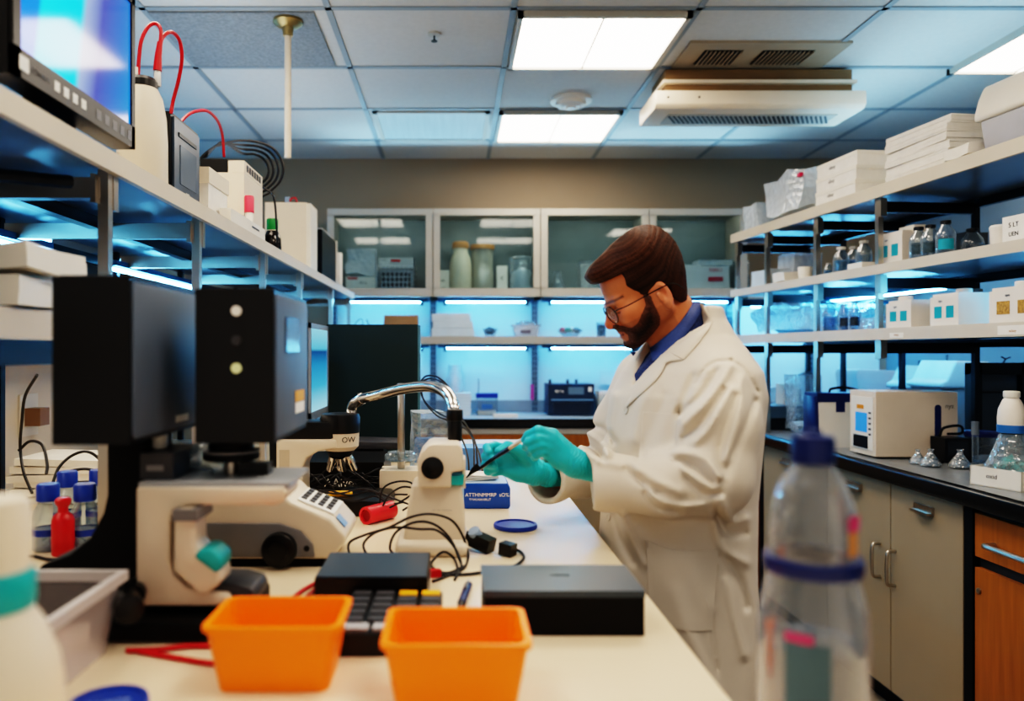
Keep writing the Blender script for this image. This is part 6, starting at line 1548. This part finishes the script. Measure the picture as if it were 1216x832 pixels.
# ---- shirt
Sh = SDF(ar(.28, .72, .005), ar(1.36, 1.84, .005), ar(1.0, 1.53, .005))
d, q0, q1 = torso_d(Sh, .013)
Sh.F = np.minimum(Sh.F, np.maximum(np.maximum(d, 1.02-Sh.z[None, None, :]), Sh.z[None, None, :]-1.415).astype(np.float32))
Sh.cap(w3(800, 376, PD), w3(816, 440, PD), .063, .074, .015)
Sh.cap(w3(765, 408, PD), w3(775, 450, PD), .035, .045, .02)
neck = w3(797, 372, PD); plane_cut(Sh, w3(799, 389, PD), np.array([-.75, 0, .65]), .13)
Vs, Qs = Sh.mesh(1)
M_shirt = mat('navy dotted shirt', '#3a4d82', .7, var=.12, vscale=300, bump=.2, bscale=500)
M_shirtd = mat('navy shirt front', '#2a3a6c', .75, var=.3, vscale=350, bump=.2, bscale=500)
shirt = np_mesh('shirt', Vs, Qs, M_shirtd, man, FEET)

# ---- lab coat
Ct = SDF(ar(.16, .74, .004), ar(1.30, 1.95, .0046), ar(.48, 1.50, .0042))
d, q0, q1 = torso_d(Ct)
X, Y, Z = Ct.x[:, None, None], Ct.y[None, :, None], Ct.z[None, None, :]
# gentle hanging folds of the skirt
ph = np.arctan2(q1, q0); d = d-(.0055*np.sin(ph*9+2*np.sin(Z*5))*np.clip((1.05-Z)/.35, 0, 1)).astype(np.float32)
d = np.maximum(np.maximum(d, .50-Z), Z-1.475)
Ct.F = np.minimum(Ct.F, d.astype(np.float32))
Ct.chain(NS, (.070, .074, .070, .056, .0525, .0525), .022)
Ct.chain(FS, (.078, .068, .060, .050, .046, .046), .03)
# open neck and V front
Ct.cap(w3(806, 398, PD), w3(762, 320, PD), .064, .064, .006, 's')
zap = 1.38-(459-418)/FPX*1.55
vd = np.maximum(np.abs(q1+.004)-.62*np.maximum(Z-zap, -1), .01-q0)
vd = np.maximum(vd, zap-Z)
Ct.F = np.maximum(Ct.F, -vd.astype(np.float32))
# cuffs: straight ends, hollow inside
nd = NS[5]-NS[4]; nd = nd/np.linalg.norm(nd); fd = FS[5]-FS[4]; fd = fd/np.linalg.norm(fd)
cn, cf = w3(702, 572, 1.49), w3(647, 570, 1.655)
plane_cut(Ct, cn, np.array([-1, .12, -.06]), .085); plane_cut(Ct, cf, fd+np.array([0, 0, .05]), .125)
Ct.cap(cn-nd*.04, cn+nd*.06, .045, .045, .004, 's'); Ct.cap(cf-fd*.05, cf+fd*.06, .040, .040, .004, 's')
# folds traced along the cloth, as ridges and valleys in the surface
PXg = VX+X/Y*FPX; PYg = VY-(Z-CAMZ)/Y*FPX
PXg, PYg = np.broadcast_arrays(PXg+0*Z, PYg+0*X)
near = np.abs(Ct.F) < .03
pxn, pyn = PXg[near], PYg[near]; disp = np.zeros(pxn.shape)
def fold(pts, h, wd):
    global disp
    disp += 1.3*h*np.exp(-(line_d(pxn, pyn, [(p.x, p.y) for p in catmull([Vector((a, b, 0)) for a, b in pts], 4)])/(wd*.85))**2)
R_, Vl = .0075, -.008
for pts, h, wd in (
    ([(866, 436), (848, 467), (812, 503)], R_, 6), ([(850, 440), (832, 470), (808, 490)], Vl, 5), ([(868, 462), (842, 508), (824, 526)], R_, 6),
    ([(858, 462), (830, 505), (812, 520)], Vl, 5), ([(801, 536), (833, 542), (855, 566)], R_*1.2, 6), ([(804, 546), (826, 556), (846, 574)], Vl*1.2, 5),
    ([(804, 545), (820, 564), (848, 580)], R_, 5), ([(815, 566), (836, 586), (854, 584)], Vl, 5), ([(770, 579), (784, 594), (810, 601), (836, 599)], R_, 5),
    ([(766, 585), (780, 602), (806, 607)], Vl*.8, 4), ([(752, 548), (770, 565), (792, 577), (806, 584)], R_, 6), ([(745, 556), (762, 573), (782, 585)], Vl, 5),
    ([(896, 476), (886, 504), (869, 542), (859, 572)], Vl*.8, 5), ([(880, 450), (876, 500), (862, 545)], R_, 7), ([(875, 470), (858, 520), (856, 556)], Vl*.8, 5),
    ([(824, 446), (815, 467), (802, 500), (798, 532)], -.006, 5), ([(717, 548), (740, 552), (756, 560)], R_*.7, 6),
    ([(856, 593), (869, 619), (886, 616)], R_, 6), ([(850, 606), (862, 632), (884, 632)], Vl, 5), ([(850, 625), (858, 652), (886, 668)], R_, 6), ([(862, 662), (878, 690), (886, 720)], Vl, 6),
    ([(814, 658), (830, 697), (843, 723)], R_*.7, 7), ([(862, 690), (874, 742), (884, 778)], R_*.8, 7), ([(800, 700), (822, 760), (850, 820)], R_*.7, 8),
    ([(738, 612), (750, 640), (764, 668)], R_*.9, 6), ([(730, 612), (738, 640), (752, 668)], Vl*.8, 5), ([(853, 652), (846, 700), (846, 743), (853, 802)], -.004, 1.8),
    ([(868, 428), (850, 430), (836, 440), (826, 456)], -.005, 2.2), ([(868, 428), (885, 440), (900, 466)], -.005, 2.2),
    ([(730, 470), (725, 500), (722, 540)], R_*.6, 6), ([(778, 450), (762, 480), (752, 520)], R_*.6, 8), ([(790, 470), (770, 520), (756, 545)], Vl*.5, 8),
    ([(697, 514), (712, 524), (722, 540)], R_, 4), ([(690, 522), (706, 534), (716, 546)], Vl, 4), ([(700, 505), (718, 510), (730, 525)], Vl, 4), ([(690, 530), (700, 540), (712, 548)], R_, 4)):
    fold(pts, h, wd)
Ct.F[near] -= disp.astype(np.float32)
Vc, Qc = Ct.mesh(2)
M_coat = mat('white coat cloth', '#d1c7b9', .75, spec=.25, var=.035, vscale=7, bump=.12, bscale=900, sheen=.1)
coat = np_mesh('lab_coat', Vc, Qc, M_coat, man, FEET)
bv = BVHTree.FromPolygons([Vector(p) for p in Vc], [tuple(int(i) for i in q) for q in Qc])
bvs = BVHTree.FromPolygons([Vector(p) for p in np.concatenate([Vs, V])], [tuple(int(i) for i in q) for q in np.concatenate([Qs, Q+len(Vs)])])
camp = Vector((0, 0, CAMZ))
def hit(tree, px, py):
    d = (W(px, py, 1)-camp).normalized(); h = tree.ray_cast(camp, d); return h
def drape(name, A, B, tree, off, th, m, parent, n=24, mm=8, bulge=0, smooth=3, label=None):
    """cloth panel between two traced edges, laid on the surface beneath and given thickness"""
    pa, pb2 = catmull([Vector((x, y, 0)) for x, y in A], 12), catmull([Vector((x, y, 0)) for x, y in B], 12)
    def at(pp, t):
        f = t*(len(pp)-1); i = min(int(f), len(pp)-2); return pp[i].lerp(pp[i+1], f-i)
    G = [[None]*(mm+1) for _ in range(n+1)]; Dp = np.full((n+1, mm+1), np.nan)
    for i in range(n+1):
        a, b = at(pa, i/n), at(pb2, i/n)
        for j in range(mm+1):
            p = a.lerp(b, j/mm); G[i][j] = (p.x, p.y); h = hit(tree, p.x, p.y)
            if h[0] is not None: Dp[i, j] = h[0].y
    med = np.nanmedian(Dp); Dp = np.where(np.isnan(Dp), np.inf, Dp)
    for _ in range(30):
        bad = ~np.isfinite(Dp)
        if not bad.any(): break
        E = np.pad(Dp, 1, constant_values=np.inf)
        st = np.stack([E[:-2, 1:-1], E[2:, 1:-1], E[1:-1, :-2], E[1:-1, 2:]]); c = np.isfinite(st).sum(0)
        mn = np.where(np.isfinite(st), st, 0).sum(0)/np.maximum(c, 1); Dp = np.where(bad & (c > 0), mn, Dp)
    for _ in range(smooth):
        E = np.pad(Dp, 1, mode='edge'); Dp = (E[:-2, 1:-1]+E[2:, 1:-1]+E[1:-1, :-2]+E[1:-1, 2:]+4*Dp)/8
    b = MB()
    rows = [[W(G[i][j][0], G[i][j][1], Dp[i, j]-off-bulge*math.sin(PI*j/mm)) for j in range(mm+1)] for i in range(n+1)]
    back = [[p+Vector((0, th, 0)) for p in r] for r in rows]
    Vf = [[b.bm.verts.new(p-FEET) for p in r] for r in rows]; Vk = [[b.bm.verts.new(p-FEET) for p in r] for r in back]
    for i in range(n):
        for j in range(mm):
            b.bm.faces.new((Vf[i][j], Vf[i][j+1], Vf[i+1][j+1], Vf[i+1][j])); b.bm.faces.new((Vk[i][j], Vk[i+1][j], Vk[i+1][j+1], Vk[i][j+1]))
    for i in range(n):
        for j in (0, mm): b.bm.faces.new((Vf[i][j], Vf[i+1][j], Vk[i+1][j], Vk[i][j]))
    for j in range(mm):
        for i in (0, n): b.bm.faces.new((Vf[i][j], Vf[i][j+1], Vk[i][j+1], Vk[i][j]))
    return part(name, b, m, parent, 60, label)
drape('lapel', [(835, 361), (845, 380), (833, 402), (812, 427)], [(830, 360), (820, 380), (806, 401), (794, 417)], bv, .006, .004, M_coat, coat, 20, 8, .003, 6, 'upper lapel')
drape('lapel', [(811, 428), (792, 430), (786, 442), (775, 455), (758, 470), (744, 483)], [(793, 416), (786, 425), (778, 436), (768, 446), (757, 457), (743, 481)], bv, .006, .004, M_coat, coat, 24, 8, .002, 6)
drape('collar', [(824, 357), (815, 373), (803, 388), (782, 406), (772, 413)], [(838, 360), (828, 378), (812, 401), (795, 422), (775, 428)], bvs, .006, .004, M_shirt, shirt, 22, 8, .003, 8)
drape('far_collar', [(766, 415), (757, 418), (748, 417)], [(772, 428), (762, 430), (753, 424)], bvs, .004, .003, M_shirtd, shirt, 10, 4)
drape('chest_pocket', [(764, 489), (806, 492)], [(759, 545), (799, 548)], bv, .002, .003, M_coat, coat, 14, 14, 0, 4)
drape('hip_pocket', [(767, 641), (800, 653), (853, 654)], [(772, 728), (805, 747), (846, 748)], bv, .003, .004, M_coat, coat, 16, 16, 0, 4)
for px, py in ((744, 487), (723, 614)):
    h = hit(bv, px, py)
    if h[0] is not None:
        b = MB().lathe([(0, 0), (.0075, 0), (.008, .0012), (.007, .0022), (.005, .0018), (0, .0018)], seg=18); b._xf(b.bm.verts[:], (0, 0, 0), Vector((0, 0, 1)).rotation_difference(h[1]).to_euler()); b._xf(b.bm.verts[:], h[0]-FEET)
        part('button', b, mat('coat button', '#c9bfae', .3), coat)
# ---- trousers and shoes
tb = MB()
for s in (1, -1):
    o = Vector((tl[0]*s, tl[1]*s, 0)); tb.tube([Vector((0, 0, .97))+o*.085, Vector((-.015, 0, .72))+o*.093, Vector((-.025, 0, .50))+o*.096, Vector((-.008, 0, .28))+o*.099, Vector((0, 0, .06))+o*.10], lambda t: .085-.025*min(1, t*1.3), 20, 5)
part('trousers', tb, mat('dark trousers', '#2c3038', .8, var=.08), man, 60)
for s in (1, -1):
    o = Vector((tl[0]*s*.10, tl[1]*s*.10, 0)); b = MB().sph((0, 0, 0), 1, .135, .052, .052, 24, 14)
    for vv_ in b.bm.verts: vv_.co.z = max(vv_.co.z, -.03); vv_.co.x *= 1
    b._xf(b.bm.verts[:], o+Vector((-.06, -.015, .031)), (0, 0, yaw)); part('shoe', b, M_black, man)

# ---- gloved hands
M_glove = mat('teal nitrile glove', '#1fb0bc', .38, spec=.5, var=.05, vscale=30, bump=.15, bscale=250)
def glove(label, segs, box, wr, wax):
    G = SDF(*[ar(a, b, .0016) for a, b in box])
    for pts, rs, k in segs: G.chain([w3(*p) for p in pts], rs, k)
    c, a = np.array(w3(*wr)), np.array(wax, float); a /= np.linalg.norm(a)
    X, Y, Z = G.x[:, None, None], G.y[None, :, None], G.z[None, None, :]
    t = (X-c[0])*a[0]+(Y-c[1])*a[1]+(Z-c[2])*a[2]
    wob = t+.004*np.sin(Z*160+X*40)
    G.F = G.F-(.0009*np.sin(wob*900)*np.exp(-(t/.035)**2)).astype(np.float32)
    V_, Q_ = G.mesh(1)
    o = np_mesh('glove', V_, Q_, M_glove, man, FEET); o['label'] = label; return o
n1 = [([(716, 560, 1.49), (697, 555, 1.495), (684, 549.5, 1.49)], (.025, .0245, .0245), .004)]
wn = (682, 549, 1.49)
n1 += [([wn, (656.4, 517, 1.487)], (.0225, .0130), .012), ([wn, (658, 523, 1.483)], (.0225, .0130), .012), ([wn, (656.4, 530, 1.482)], (.022, .0125), .012), ([wn, (652.5, 536, 1.484)], (.022, .0115), .012),
       ([(686, 553, 1.49), (665, 545, 1.487), (651, 540, 1.487)], (.021, .017, .011), .012),
       ([(656.4, 516, 1.487), (639, 511.5, 1.484), (628, 516.5, 1.50), (623.2, 522, 1.515)], (.0125, .0105, .0092, .0080), .004),
       ([(658, 523, 1.483), (639, 520.5, 1.478), (628, 525, 1.49), (624, 530.5, 1.508)], (.0125, .0105, .0092, .0080), .004),
       ([(656.4, 530, 1.482), (642, 528.5, 1.476), (632.5, 532.5, 1.487), (629.4, 538, 1.503)], (.0120, .0100, .0088, .0078), .004),
       ([(652.5, 536, 1.484), (643.5, 536.5, 1.478), (637, 540, 1.487), (634.5, 543.5, 1.498)], (.0108, .0092, .0080, .0072), .004),
       ([(675, 543, 1.505), (656, 533, 1.53), (640, 528, 1.542), (626, 523, 1.53)], (.018, .0135, .0108, .0090), .006)]
glove('near gloved hand gripping the tweezers from above', n1, ((.115, .325), (1.44, 1.575), (1.105, 1.245)), (686, 551, 1.49), (.9, 0, -.35))
f1 = [([(668, 567, 1.70), (650, 564, 1.66), (638, 561, 1.645)], (.026, .0255, .025), .004)]
wf = (634, 559.5, 1.64)
f1 += [([wf, (602.5, 534, 1.63)], (.023, .0125), .012), ([wf, (600, 541, 1.632)], (.023, .013), .012), ([wf, (600, 549.5, 1.632)], (.023, .013), .012), ([wf, (602, 557.5, 1.63)], (.023, .0125), .012),
       ([(634, 562, 1.64), (615, 561, 1.63), (603, 559, 1.625)], (.021, .017, .012), .012),
       ([(602.5, 534, 1.63), (588, 529.5, 1.622), (578.5, 531, 1.603), (580.5, 537, 1.588)], (.0125, .0102, .0092, .0080), .004),
       ([(600, 541, 1.632), (585, 538.5, 1.62), (577, 541.5, 1.60), (584.5, 544.5, 1.584)], (.0125, .0104, .0092, .0080), .004),
       ([(600, 549.5, 1.632), (584, 549, 1.617), (576.5, 551.5, 1.598), (586.5, 552.5, 1.580)], (.0120, .0102, .0090, .0080), .004),
       ([(602, 557.5, 1.63), (587, 560, 1.615), (579.5, 559.5, 1.60), (588, 557.5, 1.586)], (.0112, .0094, .0084, .0074), .004),
       ([(630, 550, 1.63), (614, 534, 1.605), (603, 530, 1.592), (592.5, 535.5, 1.580)], (.018, .0135, .0110, .0092), .006)]
glove('far gloved hand, palm towards the camera, steadying the tweezers', f1, ((.045, .275), (1.555, 1.75), (1.085, 1.225)), (638, 561, 1.645), (.9, .3, -.15))
# ---- tweezers (held, so a thing of its own)
o = W(604, 533, 1.55)
tw = thing('tweezers', 'black and silver tweezers held between the two gloved hands', 'tweezers', o)
ax = [W(624.5, 519, 1.522)-o, W(604, 533, 1.548)-o, W(586, 544.5, 1.572)-o, W(570, 556.5, 1.578)-o]
sd = Vector((.0, -.004, .003))
wp(tw, 'handle', MB().tube([p+o for p in (ax[0], ax[0].lerp(ax[1], .5), ax[1])], lambda t: .0042-.001*abs(t-.5), 10, 4), mat('tweezer tan metal', '#c9b49a', .3, metal=.4))
wp(tw, 'blade', MB().tube([p+o+sd*.6 for p in ax[1:]], lambda t: .0046-.0016*t, 8, 4), M_black)
wp(tw, 'blade', MB().tube([p+o-sd*.6 for p in ax[1:]], lambda t: .0036-.0014*t, 8, 4), M_steel)
tip = W(568, 556, 1.578)
wp(tw, 'tip_block', MB().prism(px2([(560, 556), (566, 550), (571.5, 556), (558, 564), (553, 568), (557, 561)], 1.578), 1.573, 1.583, .001), M_blackm)
# ================================================================== added fill lights, no fixtures
def area(name, loc, rot, sx, sy, power, col):
    d = bpy.data.lights.new(name, 'AREA'); d.shape = 'RECTANGLE'; d.size = sx; d.size_y = sy; d.energy = power; d.color = col
    o = bpy.data.objects.new(name, d); COL.objects.link(o); o.location = loc; o.rotation_euler = rot; return o
BL_ = (.35, .72, 1)
area('fill_up_far', (.6, 5.15, 2.37), (PI+.75, 0, 0), 2.8, .1, 7, BL_).data.spread = 1.6  # added uplight that tints the far ceiling blue
area('fill_up_side', (2.15, 3.6, 2.36), (PI, 0, 0), .4, 1.6, 5, BL_)  # added blue uplight for the ceiling above the side rack
area('fill_up_rack', (-1.0, 3.0, 2.12), (PI, 0, 0), .4, 3.4, 7, (.85, .93, 1))  # added uplight that brightens the ceiling over the bench rack
area('fill_up_bench', (-.3, .2, 1.9), (PI, 0, 0), 1.2, .8, 12, (1, .95, .9))  # added uplight floating above the bench to lift the ceiling
area('fill_under_shelf', (-.93, 1.6, 1.395), (0, -.3, 0), .25, 1.6, 3.6, (1, .86, .7))  # warm fill added below the lower shelf for back panel and bottles
